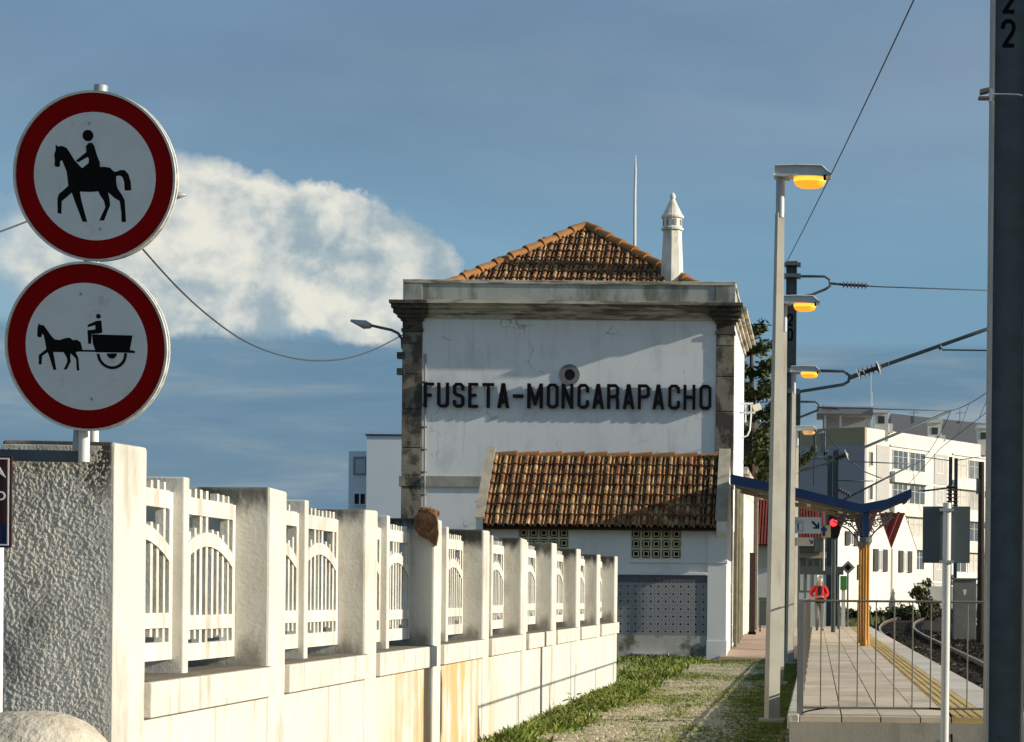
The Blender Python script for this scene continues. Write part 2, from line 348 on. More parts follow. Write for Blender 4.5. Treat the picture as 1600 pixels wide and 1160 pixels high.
# ------------------------------------------------------------------ tracks
BAL = mat('ballast', (.035, .028, .022), .95, var=.4, vs=14, bump=1., bs=26, bd=.06, col2=(.12, .10, .075), c2r=(.58, .72), c2s=5.)
RAILM = mat('rail_steel', (.12, .075, .05), .6, .3, var=.2); RAILT = mat('rail_head', (.45, .42, .38), .3, .8, var=.1)
SLEEP = mat('sleeper_wood', (.05, .042, .034), .95, var=.3, vs=5)
def tr(s, off):       # centre line of the tracks: straight along the platform, then bending right
    Y0, Rr = 84., 430.
    if s <= Y0: return Vector((off, s, 0)), Vector((0, 1, 0))
    a = (s-Y0)/Rr
    ce = Vector((Rr, Y0, 0)); d = Vector((math.sin(a), math.cos(a), 0)); nn = Vector((math.cos(a), -math.sin(a), 0))
    return ce - nn*(Rr-off), d
SS = [8, 20, 30, 40, 50, 60, 70, 84]+list(range(92, 260, 8))
mb = MB(); vs = []
for s in SS:
    for o, dz in ((2.02, .02), (2.4, .16), (5.2, .16), (6.3, .0), (7.2, .16), (10.2, .16), (11.2, -.02)):
        p, d = tr(s, o); vs.append((p.x, p.y, gz(p.y)+dz))
mb.add(vs, [(i*7+j, i*7+j+1, i*7+8+j, i*7+7+j) for i in range(len(SS)-1) for j in range(6)])
bal = tag(mb.build('ballast_bed', BAL), kind='structure')
STN = mat('ballast_stone', (.05, .04, .03), .95, var=.4, vs=12, col2=(.38, .35, .28), c2r=(.58, .68), c2s=1.1)
mb = MB()
for _ in range(26000):
    y = random.uniform(30, 100); o = random.uniform(2.1, 7.2); p, d = tr(y, o); r = random.uniform(.025, .06); z = gz(p.y)+.15*(1 if o < 5.3 else .6)+r*.3
    q = [p+Vector((random.uniform(-r, r)*1.2, random.uniform(-r, r)*1.2, z+random.uniform(0, r))) for _ in range(4)]
    mb.add([q[0]-Vector((r, 0, r*.5)), q[1]+Vector((r, 0, -r*.5)), q[2]+Vector((0, r, -r*.5)), q[3]+Vector((0, -r*.4, r))], [(0, 1, 3), (1, 2, 3), (2, 0, 3)])
mb.build('ballast_stones', STN, bal)['kind'] = 'stuff'
def track(c0, lab):
    t = thing('railway_track', lab, 'track', (c0, 30, gz(30)), 'tracks by the platform')
    for sgn in (-1, 1):
        for nm, w, z0, z1, m_ in (('rail', .035, .22, .33, RAILM), ('rail_head', .038, .331, .352, RAILT)):
            mb = MB(); vs = []
            for s in SS:
                for o in (c0+sgn*.834-w, c0+sgn*.834+w):
                    p, d = tr(s, o); vs += [(p.x, p.y, gz(p.y)+z0), (p.x, p.y, gz(p.y)+z1)]
            n = len(SS)
            fs = []
            for i in range(n-1):
                a, b = i*4, i*4+4
                fs += [(a, b, b+1, a+1), (a+2, a+3, b+3, b+2), (a+1, b+1, b+3, a+3), (a, a+2, b+2, b)]
            mb.add(vs, fs); r_ = mb.build(nm, m_, t)
    ms_ = pmesh('sleeper', MB().box(-1.25, 1.25, -.12, .12, .10, .215), SLEEP)
    s = 26
    while s < 120:
        p, d = tr(s, c0); inst('sleeper', ms_, t, (p.x, p.y, gz(p.y)), (0, 0, math.atan2(-d.x, d.y))); s += .66
track(3.62, 'rusty railway track nearest the platform edge'); track(8.6, 'far railway track beyond the near one, partly behind the mast')
# ------------------------------------------------------------------ white boundary wall with pillars and lattice panels
WX = -3.17
def rust_mat():
    m = PLAST.copy(); m.name = 'white_plaster_rust'; t = m.node_tree; g = G(t)
    b = [n for n in t.nodes if n.type == 'BSDF_PRINCIPLED'][0]; src = b.inputs['Base Color'].links[0].from_socket
    pos = g.n('ShaderNodeNewGeometry').outputs['Position']; x, y, z = g.xyz(pos)
    n = g.noise(g.scale(pos, (6, 5, .55)), 1, 5, .6)
    n = g.m('ADD', g.m('MULTIPLY', n, .55), g.m('MULTIPLY', g.noise(g.scale(pos, (2, 2.2, 1.6)), 1, 6, .62), .45))
    f = g.m('MULTIPLY', g.ramp(n, .40, .56), g.m('MULTIPLY', g.ramp(y, 14.4, 16.2), g.ramp(y, 21.5, 18.6)))
    g.put(b.inputs['Base Color'], g.mix(g.m('MULTIPLY', f, .85), src, (.62, .36, .12)))
    return m
WALLM = rust_mat()
def grime_shade_mat(src_m, z0, z1, name):      # black mould at pillar heads and ledges, with shaded sides painted darker than sunlit fronts
    m = src_m.copy(); m.name = name; t = m.node_tree; g = G(t); b = [n for n in t.nodes if n.type == 'BSDF_PRINCIPLED'][0]; src = b.inputs['Base Color'].links[0].from_socket
    pos = g.n('ShaderNodeNewGeometry').outputs['Position']; x, y, z = g.xyz(pos); nn = g.noise(g.scale(pos, (7, 7, 2.2)), 1, 6, .62); nb = g.noise(g.scale(pos, (2, 1.2, 1)), 1, 3, .5)
    f = g.ramp(g.m('ADD', z, g.m('MULTIPLY', g.m('SUBTRACT', nn, .5), .5)), z0, z1, 0, .97); f = g.m('MULTIPLY', g.m('MULTIPLY', f, g.ramp(nb, .36, .52, .8, 1)), g.ramp(x, -3.172, -3.20, .12, 1))
    f2 = g.ramp(g.m('ADD', z, g.m('MULTIPLY', g.m('SUBTRACT', nn, .5), .55)), 1.20, 1.02, 0, .6); f2 = g.m('MULTIPLY', g.m('MULTIPLY', f2, g.ramp(z, .98, 1.0)), g.ramp(x, -3.18, -3.24))
    k = g.mix(f, src, (.04, .036, .028)); k = g.mix(f2, k, (.10, .085, .06)); g.put(b.inputs['Base Color'], k); return m
PILL0 = PILL
PILL = grime_shade_mat(PILL, 1.86, 2.03, 'pillar_plaster_mould_shade')
far = [9.68+2.54*k for k in range(10)]; near = [9.25]+[f-.36 for f in far[1:]]
wall = thing('boundary_wall', 'long white plastered wall with pillars and lattice panels along the path', 'wall', (WX-.25, 9.25, 0))
MB().box(WX-.48, WX-.012, 9.5, 32.52, -.1, .86).build('base_wall', WALLM, wall)
for k in range(10):
    zt = 2.12-.012*(k % 3)+(-.05 if k else 0)+random.uniform(-.01, .01)
    m_ = MB().box(WX-.5-(.02 if k == 0 else 0), WX, near[k], far[k], -.05, zt)
    for v_ in m_.v:
        if v_.z > 1: v_ += Vector((random.uniform(-.008, .008), random.uniform(-.008, .008), random.uniform(-.008, .008)))
    o = m_.build('pillar', PILL, wall, bev=.017)
    if k == 0: pil0 = o
for k in range(9):
    a, b = far[k]-.01, near[k+1]+.01
    o = MB().box(WX-.52, WX+.035, a, b, .85, 1.018).build('ledge', LEDGE, wall, bev=.006)
    MB().box(WX-.50, WX+.012, a+.012, b-.012, 1.0, 1.022).build('ledge_grime', LEDGETOP, o)
    mid = (far[k]+near[k+1])/2
    MB().box(WX-.36, WX-.145, mid-.045, mid+.045, 1.0, 2.05).build('middle_post', PILL0, wall, bev=.008)
o = MB().box(WX-.52, WX+.035, far[9]-.36, far[9]+.03, .85, 1.02).build('ledge', LEDGE, wall, bev=.006)
# lattice panel: width along y, facing +x, origin at its lower near corner
PW, PH = 1.045, .92
LAT = mat('lattice_cement', (.72, .69, .60), .9, rnd=.08, var=.14, vs=5, bump=.4, bs=50, stain=(.35, .30, .22), sa=.6, ss=(9, 9, 2), sr_=(.48, .66))
fr = MB(); T = .030
fz = lambda t: PH*(1-t)
fr.box(-T, T, 0, .055, 0, fz(.05)).box(-T, T, PW-.055, PW, 0, fz(.05))
for a, b in ((.045, .145), (.735, .82), (.90, 1.0)): fr.box(-T, T, .056, PW-.056, fz(b), fz(a))
pts = [(.056+(PW-.112)*i/16, 0) for i in range(17)]
az = lambda y: fz(.24)-.135*abs((y-PW/2)/(PW/2))**2.0
fr2 = []
for i in range(16):
    y0, y1 = pts[i][0], pts[i+1][0]; n = len(fr.v)
    vs = []
    for y in (y0, y1):
        for dz in (0, -.078):
            for x in (-T, T): vs.append((x, y, az(y)+dz))
    fr.add(vs, [(0, 1, 5, 4), (2, 6, 7, 3), (0, 4, 6, 2), (1, 3, 7, 5)]+([(0, 2, 3, 1)] if i == 0 else [])+([(4, 5, 7, 6)] if i == 15 else []))
ME_FR = pmesh('panel', fr, LAT)
def slat(z0, z1): return pmesh('slat', MB().box(-.021, .021, -.019, .019, z0, z1), LAT)
NS = 9; sy_ = [.055+(PW-.11)*(i+.5)/NS for i in range(NS)]
ME_FULL = slat(fz(.995), fz(-.005)); ME_SIDE = []
ME_TOOTH = pmesh('slat', MB().box(-.021, .021, -.019, .019, fz(.14), fz(-.005)), LAT)
side = {i: pmesh('slat', MB().box(-.021, .021, -.019, .019, fz(.862+.01*(i % 3)), az(sy_[i])+.035+.012*(i % 2)), LAT) for i in (0, 1, 2, 6, 7)}
for k in range(9):
    mid = (far[k]+near[k+1])/2
    for y0 in (far[k], mid+.045):
        p = inst('lattice_panel', ME_FR, wall, (WX-.225+random.uniform(-.012, .012), y0, 1.085+random.uniform(-.012, .014)))
        for i in range(NS):
            q = wl(p)+Vector((0, sy_[i]+random.uniform(-.004, .004), random.uniform(-.006, .006)))
            if i in side:
                inst('slat', side[i], p, q); inst('slat', ME_TOOTH, p, q)
            elif random.random() < .07: inst('slat', side[2], p, q)
            else: inst('slat', ME_FULL, p, q, (random.uniform(-.006, .006), 0, random.uniform(-.1, .1)))
# rough-cast face of the end pillar
ROUGH = mat('roughcast_render', (.66, .63, .55), .95, var=.2, vs=4, bump=.3, bs=120, stain=(.085, .085, .08), sa=.75, ss=(2.4, 2.4, 1.8), sr_=(.5, .72))
mb = MB(); nx, nz = 124, 500; x0, x1, z0, z1 = WX-.518, WX-.004, -.02, 2.108; vs = []
for j in range(nz+1):
    for i in range(nx+1):
        x = x0+(x1-x0)*i/nx; z = z0+(z1-z0)*j/nz
        q = Vector((x*74, 1.7, z*62)); h = noise.noise(q)*.6+noise.noise(q*2.1)*.4+noise.noise(q*.3)*.25
        e = min(1, (x1-x)/.06, (z1-z)/.12+.15)
        h = .0052*max(-.3, h)*max(.12, e)
        if i in (0, nx) or j in (0, nz): h = -.004
        vs.append((x, 9.25-.004-h, z))
mb.add(vs, [(j*(nx+1)+i, j*(nx+1)+i+1, (j+1)*(nx+1)+i+1, (j+1)*(nx+1)+i) for j in range(nz) for i in range(nx)])
o = mb.build('roughcast_face', ROUGH, wall); o['label'] = 'rough-cast grey front of the end pillar'
# broken pillar corner with bare brick
BRK = mat('bare_brick', (.42, .20, .085), .95, var=.4, vs=12, bump=1., bs=50, bd=.02, stain=(.12, .07, .04), sa=.8, ss=(10, 10, 10), sr_=(.45, .6))
mb = MB(); yb = near[3]-.012
pc = [(646, 806), (655, 800), (668, 799), (680, 803), (683, 815), (684, 835), (681, 853), (670, 846), (655, 838), (646, 826)]
rg = [[P(px, py, yb) for px, py in pc]]
cen = sum(rg[0], Vector())/len(pc)
def rb(k, dy): return [cen+(p-cen)*k*random.uniform(.9, 1.08)+Vector((0, dy*random.uniform(.6, 1.2), 0)) for p in rg[0]]
L = [[p+Vector((0, .05, 0)) for p in rg[0]], rb(1.0, -.01), rb(.8, -.045), rb(.5, -.055), rb(.2, -.03)]
n = len(pc); mb.add([p for l in L for p in l], [(i*n+j, i*n+(j+1) % n, i*n+n+(j+1) % n, i*n+n+j) for i in range(4) for j in range(n)]+[tuple(4*n+j for j in range(n))])
o = mb.build('broken_brick_corner', BRK, wall); o['label'] = 'broken pillar corner showing bare orange brick'
mb = MB()
for i in range(14):
    p = cen+Vector((random.uniform(-.07, .04), random.uniform(.02, .25), .09+random.uniform(-.02, .05))); r = random.uniform(.015, .04)
    mb.obox(p, (r, r*.3, 0), (-r*.3, r, .2*r), (0, -.1*r, r*.7))
mb.build('brick_rubble', BRK, wall)
# a vertical flat strip with open joints on the fourth pillar
y0 = near[3]
DKJ = mat('open_joint', (.05, .035, .022), .95, var=0)
for yj in (22.4, 26.55): MB().box(WX-.02, WX-.0095, yj, yj+.018, 0, .85).build('open_joint', DKJ, wall)
# ------------------------------------------------------------------ rounded masonry lump in front of the end pillar
LUMP = mat('worn_masonry', (.70, .63, .50), .95, var=.3, vs=5, bump=.8, bs=16, bd=.03, stain=(.40, .30, .17), sa=.6, ss=(4, 4, 4), sr_=(.45, .65))
lx, ly = PX(40, 8.75), 8.8
mb = MB(); vs = []; NU, NV = 48, 24
for j in range(NV+1):
    ph = math.pi/2*j/NV
    for i in range(NU):
        th = 2*math.pi*i/NU; cx_, sx_ = math.cos(th), math.sin(th)
        rx, ry = .46, .36; k = math.cos(ph)**.75
        p = Vector((lx+rx*k*abs(cx_)**.8*(1 if cx_ > 0 else -1), ly+ry*k*sx_-.02, .35+.585*math.sin(ph)**1.0))
        p += Vector((1, 1, .5))*noise.noise(p*7)*.012+Vector((0, 0, noise.noise(p*3))) * .012
        vs.append(p)
vs = [Vector((v.x, v.y, 0)) for v in vs[:NU]]+vs
mb.add(vs, [(j*NU+i, j*NU+(i+1) % NU, (j+1)*NU+(i+1) % NU, (j+1)*NU+i) for j in range(NV+1) for i in range(NU)])
tag(mb.build('masonry_block', LUMP, smooth=True), 'rounded worn masonry lump at the foot of the end pillar, bottom left corner', 'masonry')
# ------------------------------------------------------------------ round traffic signs on a leaning post
SY = 9.05
post = thing('traffic_sign_post', 'leaning post above the end pillar carrying two round red-rimmed prohibition signs', 'traffic sign', P(131, 718, SY))
ptop, pbot = P(158, 134, SY+.10), P(124, 704, SY+.11)
MB().tube([pbot, ptop], .030, 16).build('pole', GALV, post, smooth=True, auto=True)
MB().tube([P(131, 722, SY+.075), P(132.5, 640, SY+.075)], .024, 12).build('pole_stub', WHITE, post, smooth=True, auto=True)
MB().bar(P(-60, 710, SY+.12), P(127, 714, SY+.12), .05, .05).build('mounting_bar', MAST, post)
MB().box(P(122, 0, SY).x, P(166, 0, SY).x, SY+.03, SY+.075, P(0, 412, SY).z-.03, P(0, 412, SY).z+.0).build('clamp', mat('rusty_clamp', (.10, .06, .04), .8, .2, var=.4), post)
RS = 129*SY/F*1.02
yaw = R(5.4)
HORSE = [(326,382),(338,396),(362,393),(388,405),(408,436),(428,472),(445,492),(470,518),(500,505),(560,515),(600,515),(630,520),(650,540),(663,545),(690,535),(715,537),(735,560),(745,600),(746,648),(708,648),(708,600),(700,575),(685,565),(664,568),(662,600),(668,635),(690,670),(705,700),(706,820),(680,820),(682,770),(676,705),(645,685),(612,655),(618,690),(620,725),(600,765),(580,808),(552,808),(570,775),(592,735),(585,700),(565,670),(556,648),(510,650),(450,646),(455,690),(470,760),(482,812),(455,812),(440,765),(418,700),(403,650),(375,672),(342,695),(336,765),(314,760),(318,680),(328,655),(360,632),(385,612),(382,560),(380,535),(368,500),(358,472),(345,478),(344,505),(325,508),(312,500),(316,470),(314,440),(324,415)]
RIDER = [(500,400),(515,383),(535,382),(548,400),(560,450),(574,490),(574,515),(560,525),(520,530),(470,520),(510,492),(513,470),(506,458),(450,486),(438,476),(500,432)]
HORSE2 = [(226,380),(234,388),(252,390),(268,410),(290,445),(312,470),(340,475),(375,465),(400,463),(420,478),(440,475),(462,490),(469,525),(469,532),(545,535),(545,545),(440,541),(430,545),(443,575),(445,645),(430,645),(430,580),(400,550),(397,575),(398,595),(372,638),(355,638),(378,598),(378,575),(360,542),(300,540),(312,638),(296,640),(275,560),(268,540),(235,560),(228,608),(212,606),(216,555),(262,522),(258,490),(252,450),(243,435),(238,455),(222,458),(213,448),(218,405)]
DRIVER = [(560,375),(588,373),(590,440),(565,445),(528,446),(522,500),(505,500),(505,425),(550,422),(553,398),(508,408),(508,395)]
CART = [(530,448),(762,460),(742,540),(770,545),(770,557),(720,553),(547,547),(533,500)]
def disc(name, cpx, cpy, zc, polys, circ, arcs, lab):
    ctr = P(cpx, cpy, SY); rot = Matrix.Rotation(-yaw, 3, 'Z') @ Matrix.Rotation(R(-1.2), 3, 'Y') @ Matrix.Rotation(R(6), 3, 'X')
    fn = lambda a, b, t: ctr + rot @ Vector((a, t, b))
    o = MB().prism([(RS*math.cos(2*math.pi*i/72), RS*math.sin(2*math.pi*i/72)) for i in range(72)], fn, -.004, .012).build(name, GALV, post); o['label'] = lab
    MB().ring(RS, RS*.972, fn, -.016, .022, 72).build('rim', RIM, o)
    MB().ring(RS*.970, RS*.752, fn, -.0072, -.0042, 72).build('red_ring', SIGNR, o)
    MB().prism([(RS*.750*math.cos(2*math.pi*i/64), RS*.750*math.sin(2*math.pi*i/64)) for i in range(64)], fn, -.0070, -.0042).build('white_face', SIGNW, o)
    k = RS/(129*3.625); cv = lambda q: [((x-zc[0])*k, -(y-zc[1])*k) for x, y in q]
    mb = MB(); d = -.0076
    for q in polys: mb.prism(cv(q), fn, d, -.0065); d -= .0004
    for (x, y, r) in circ: mb.prism(cv([(x+r*math.cos(i*.2618), y+r*math.sin(i*.2618)) for i in range(24)]), fn, d, -.0065); d -= .0004
    for (x, y, ro, ri) in arcs:
        if ri: mb.ring(ro*k, ri*k, lambda a, b, t: fn(a+(x-zc[0])*k, b-(y-zc[1])*k, t), d, -.0065, 30, math.pi, 2*math.pi)
        else: mb.prism(cv([(x+ro*math.cos(i*math.pi/14), y+ro*math.sin(i*math.pi/14)) for i in range(15)]), fn, d, -.0065)
        d -= .0004
    mb.build('pictogram', BLACK, o)
    for a_, b_ in ((-.03, .62), (.03, -.62)): MB().prism([(RS*a_+.007*math.cos(i*.785), RS*b_+.007*math.sin(i*.785)) for i in range(8)], fn, -.0086, -.0066).build('rivet', GALV, o)
disc('sign_disc', 149, 276, (540, 565), [HORSE, RIDER], [(515, 342, 31)], [], 'upper sign with a black horse and rider')
disc('sign_disc', 136, 542, (493, 515), [HORSE2, DRIVER, CART], [(573, 350, 13)], [(638, 556, 86, 71), (638, 556, 28, 0)], 'lower sign with a black horse-drawn cart')
# brown route sign cut by the left edge
bs = thing('route_sign', 'brown and blue cycle route sign on a white post at the left edge', 'sign', (PX(-30, 8.95), 8.95, 0))
y = 8.95; A, B = P(-75, 712, y), P(17, 856, y)
fl = XZ(y)
MB().box(A.x, B.x, y, y+.012, B.z, A.z).build('sign_panel', mat('brown_film', (.055, .014, .012), .45, var=.1), bs)
MB().box(A.x+.004, B.x-.006, y-.003, y-.0002, B.z+.004, B.z+.034*3).build('blue_band', mat('blue_film', (.006, .014, .06), .45, var=.1), bs)
mb = MB(); w = .006
i = .012
q = [(A.x+i, B.z+i), (B.x-i, B.z+i), (B.x-i, A.z-i), (A.x+i, A.z-i)]
for (a, b), (c1, d1) in zip(q, q[1:]+q[:1]): mb.box(min(a, c1)-w/2, max(a, c1)+w/2, y-.006, y-.003, min(b, d1)+(w/2 if a == c1 else -w/2), max(b, d1)+(-w/2 if a == c1 else w/2))
p = P(2, 775, y); mb.ring(.020, .013, lambda a, b, t: Vector((p.x+a, y+t, p.z+b)), -.007, -.001, 24)
p2 = P(10, 747, y); mb.prism([(p2.x, p2.z), (p2.x-.045, p2.z+.03), (p2.x-.045, p2.z+.075)], fl, -.007, -.001)
mb.build('white_marking', SIGNW, bs)
MB().tube([(PX(-4, 9.0), 9.0, 0), (PX(-4, 9.0), 9.0, B.z+.1)], .025, 12).build('pole', WHITE, bs, smooth=True, auto=True)
# ------------------------------------------------------------------ station building
FY, BY, XL, XR = 50.0, 57.2, PX(627, 50.0), -2.08
st = thing('station_building', 'white station building with big dark letters, stone corner pilasters and hipped tile roof', 'building', ((XL+XR)/2, FY, 0))
ZC = P(900, 473, FY).z; ZP = P(900, 439, FY).z        # cornice top, parapet top
MB().box(XL, XR, FY, BY, -.1, ZC-.05).build('wall', FACADE, st)
# pilasters of stone blocks
JN = [0, .75, 1.5, 2.3, 3.15, 4.05, 4.33, 5.0, 5.95, 6.8, 7.55, ZC-.75]
JD = mat('stone_joint', (.06, .05, .038), .95, var=.2)
for xa, xb, yo in ((XL-.02, XL+.46, .04), (XR-.42, XR+.015, .04)):
    MB().box(xa+.012, xb-.012, FY-yo+.010, FY+.2, 0, ZC-.4).build('pilaster_core', JD, st)
    for i, (a, b) in enumerate(zip(JN, JN[1:])):
        e = .05 if abs(a-4.05) < .01 else 0
        MB().box(xa-e, xb+e*.3, FY-yo-random.uniform(0, .004)-e*.5, FY+.25, a+.008, b-.008).build('stone_block', STONE, st, bev=.012)
    z = ZC-.75
    cp = MB()
    for (e, d, z0, z1) in ((.025, .03, 0, .08), (.0, .0, .081, .26), (.04, .05, .261, .33), (.10, .17, .331, .42), (.17, .31, .421, .52), (.19, .47, .521, .62), (.22, .57, .621, .70)):
        cp.box(xa-e, xb+e, FY-yo-d, FY+.25, z+z0, z+z1)
    cp.build('capital', mat('capital_stone', (.13, .11, .085), .92, var=.35, vs=4, bump=.4, bs=30, stain=(.03, .028, .025), sa=.8, ss=(3, 3, 6), sr_=(.45, .65)), st)
# cornice, running round the track side too
cor = MB()
for e, z0, z1 in ((.06, -.42, -.30), (.18, -.2995, -.20), (.36, -.1995, -.11), (.55, -.1095, -.03)):
    cor.box(XL+.40, XR-.36, FY-e, FY+.3, ZC+z0, ZC+z1)
cor.build('cornice', CORN, st)
cor = MB()
for e, z0, z1 in ((.05, -.42, -.30), (.12, -.2995, -.20), (.20, -.1995, -.11), (.30, -.1095, -.03)):
    cor.box(XR-.3, XR+e, FY+.28, BY+e*.6, ZC+z0, ZC+z1)
cor.build('cornice', CORN, st)
# parapet
pz = MB(); pz.box(XL+.02, XR-.0, FY-.01, FY+.30, ZC-.03, ZP-.09)
pz.box(XL+.02, XL+.30, FY+.31, BY, ZC-.03, ZP-.09).box(XR-.30, XR+.002, FY+.31, BY, ZC-.03, ZP-.09)
par = pz.build('parapet', PARA, st)
MB().box(XL-.02, XR+.04, FY-.05, FY+.33, ZP-.09, ZP).box(XR-.33, XR+.041, FY+.331, BY, ZP-.09, ZP-.001).build('coping', CORN, par, bev=.01)
for xa, xb in ((XL-.015, XL+.45), (XR-.44, XR+.03)):
    MB().box(xa, xb, FY-.035, FY+.05, ZC-.028, ZP-.092).build('end_block', PARA, par, bev=.006)
# string course
MB().box(XL+.47, XR-.43, FY-.055, FY+.1, 4.06, 4.32).build('string_course', mat('string_stone', (.40, .38, .32), .92, var=.2, vs=3, bump=.3, bs=30, stain=(.14, .13, .1), sa=.6, ss=(2, 2, 2)), st)
# round vent
vp = P(890, 586, FY)
vf = lambda a, b, t: Vector((vp.x+a, FY+t, vp.z+b))
vm = MB().ring(.255, .135, vf, -.03, .06, 32).build('round_vent', mat('vent_cement', (.20, .21, .195), .9, var=.2), st)
MB().prism([(.14*math.cos(i*.4488), .14*math.sin(i*.4488)) for i in range(14)], vf, -.004, .05).build('vent_hole', DARK, vm)
# conduit with clips at the left pilaster
cx_ = XL+.54
MB().tube([(cx_, FY-.03, .2), (cx_+.01, FY-.03, 4.0), (cx_+.02, FY-.09, 4.2), (cx_+.01, FY-.03, 4.4), (cx_, FY-.03, 7.3)], .022, 6).build('conduit', mat('conduit_grey', (.30, .29, .26), .7, var=.15), st)
for i in range(9):
    MB().box(cx_-.08, cx_+.05, FY-.045, FY-.0, 2.2+i*.55, 2.23+i*.55).build('conduit_clip', MAST, st)
# letters
def curve_mesh(loops, depth, m):
    cu = bpy.data.curves.new('letter', 'CURVE'); cu.dimensions = '2D'; cu.fill_mode = 'BOTH'; cu.extrude = depth/2
    for lp in loops:
        sp = cu.splines.new('POLY'); sp.points.add(len(lp)-1)
        for p, (a, b) in zip(sp.points, lp): p.co = (a, b, 0, 1)
        sp.use_cyclic_u = True
    ob = bpy.data.objects.new('tmp', cu); COL.objects.link(ob)
    me = bpy.data.meshes.new_from_object(ob.evaluated_get(bpy.context.evaluated_depsgraph_get())); bpy.data.objects.remove(ob); bpy.data.curves.remove(cu)
    me.materials.clear(); me.materials.append(m); return me
def octo(x0, x1, y0, y1, c): return [(x0+c, y0), (x1-c, y0), (x1, y0+c), (x1, y1-c), (x1-c, y1), (x0+c, y1), (x0, y1-c), (x0, y0+c)]
def glyph(ch, w, h, t):
    c_ = t*1.0; i = t*.45; m = h/2
    if ch == 'F': return [[(0, 0), (t, 0), (t, m-t*.55), (w*.78, m-t*.55), (w*.78, m+t*.45), (t, m+t*.45), (t, h-t), (w, h-t), (w, h), (0, h)]]
    if ch == 'E': return [[(0, 0), (w, 0), (w, t), (t, t), (t, m-t*.5), (w*.82, m-t*.5), (w*.82, m+t*.5), (t, m+t*.5), (t, h-t), (w, h-t), (w, h), (0, h)]]
    if ch == 'T': a = (w-t)/2; return [[(a, 0), (a+t, 0), (a+t, h-t), (w, h-t), (w, h), (0, h), (0, h-t), (a, h-t)]]
    if ch == 'H': return [[(0, 0), (t, 0), (t, m-t*.5), (w-t, m-t*.5), (w-t, 0), (w, 0), (w, h), (w-t, h), (w-t, m+t*.5), (t, m+t*.5), (t, h), (0, h)]]
    if ch == 'U': return [[(0, h), (0, c_), (c_, 0), (w-c_, 0), (w, c_), (w, h), (w-t, h), (w-t, t+i), (w-t-i, t), (t+i, t), (t, t+i), (t, h)]]
    if ch == 'O': return [octo(0, w, 0, h, c_), octo(t, w-t, t, h-t, i)]
    if ch == 'C': return [[(w, h*.66), (w, h-c_), (w-c_, h), (c_, h), (0, h-c_), (0, c_), (c_, 0), (w-c_, 0), (w, c_), (w, h*.34), (w-t, h*.34), (w-t, t+i), (w-t-i, t), (t+i, t), (t, t+i), (t, h-t-i), (t+i, h-t), (w-t-i, h-t), (w-t, h-t-i), (w-t, h*.66)]]
    if ch == 'S': return [[(w, h*.70), (w, h-c_), (w-c_, h), (c_, h), (0, h-c_), (0, m+c_*.75), (c_*.8, m-t*.25), (w-t-i*.5, m-t*.75), (w-t, m-t-i*.6), (w-t, t+i), (w-t-i, t), (t+i, t), (t, t+i), (t, h*.30), (0, h*.30), (0, c_), (c_, 0), (w-c_, 0), (w, c_), (w, m-c_*.75), (w-c_*.8, m+t*.25), (t+i*.5, m+t*.75), (t, m+t+i*.6), (t, h-t-i), (t+i, h-t), (w-t-i, h-t), (w-t, h-t-i), (w-t, h*.70)]]
    if ch == 'A':
        a = w/2
        return [[(0, 0), (t*1.02, 0), (t*1.02+.16*w*.55, h*.2), (w-t*1.02-.16*w*.55, h*.2), (w-t*1.02, 0), (w, 0), (a+t*.62, h), (a-t*.62, h)], [(t*1.02+.28*w*.55, h*.35), (w-t*1.02-.28*w*.55, h*.35), (a, h*.78)]]
    if ch == 'M': return [[(0, 0), (t, 0), (t, h*.62), (w/2-t*.35, h*.12), (w/2+t*.35, h*.12), (w-t, h*.62), (w-t, 0), (w, 0), (w, h), (w-t*1.05, h), (w/2, h*.42), (t*1.05, h), (0, h)]]
    if ch == 'N': return [[(0, 0), (t, 0), (t, h*.62), (w-t*1.02, 0), (w, 0), (w, h), (w-t, h), (w-t, h*.38), (t*1.02, h), (0, h)]]
    if ch in 'RP':
        b = h*.44
        o = [(0, 0), (t, 0), (t, b)] + ([(w*.42, b), (w-t*1.05, 0), (w, 0), (w*.42+t*1.1, b)] if ch == 'R' else []) + [(w-c_, b), (w, b+c_), (w, h-c_), (w-c_, h), (0, h)]
        if ch == 'R': o = [(0, 0), (t, 0), (t, b), (w-t-i, b), (w-t, b-i), (w-t, 0), (w, 0), (w, b-.2*t), (w-t*.35, b+t*.5), (w, b+t*1.2), (w, h-c_), (w-c_, h), (0, h)]
        return [o, [(t, b+t), (w-t-i, b+t), (w-t, b+t+i), (w-t, h-t-i), (w-t-i, h-t), (t, h-t)]]
    return [[(0, h*.42), (w, h*.42), (w, h*.42+t*1.15), (0, h*.42+t*1.15)]]
LX = [('F', 661, 676.5), ('U', 682, 700), ('S', 706.5, 724), ('E', 730.5, 745.5), ('T', 752.5, 770.5), ('A', 776, 794), ('-', 800, 816), ('M', 822.5, 846.5), ('O', 853, 871), ('N', 876, 894), ('C', 901, 918.5), ('A', 924, 942), ('R', 947, 965.5), ('A', 971.5, 989.5), ('P', 995, 1013.5), ('A', 1018, 1036), ('C', 1042.5, 1060.5), ('H', 1066, 1084.5), ('O', 1091, 1109.5)]
zb, zt = P(886, 639, FY).z, P(886, 600.5, FY).z
cache = {}
for ch, a, b in LX:
    w = (b-a)*FY/F; key = (ch, round(w, 2))
    if key not in cache: cache[key] = curve_mesh(glyph(ch, w, zt-zb, .070), .10, LETTER)
    o = inst('letter', cache[key], st, (PX(a, FY)-.008, FY-.075, zb), (R(90), 0, 0))
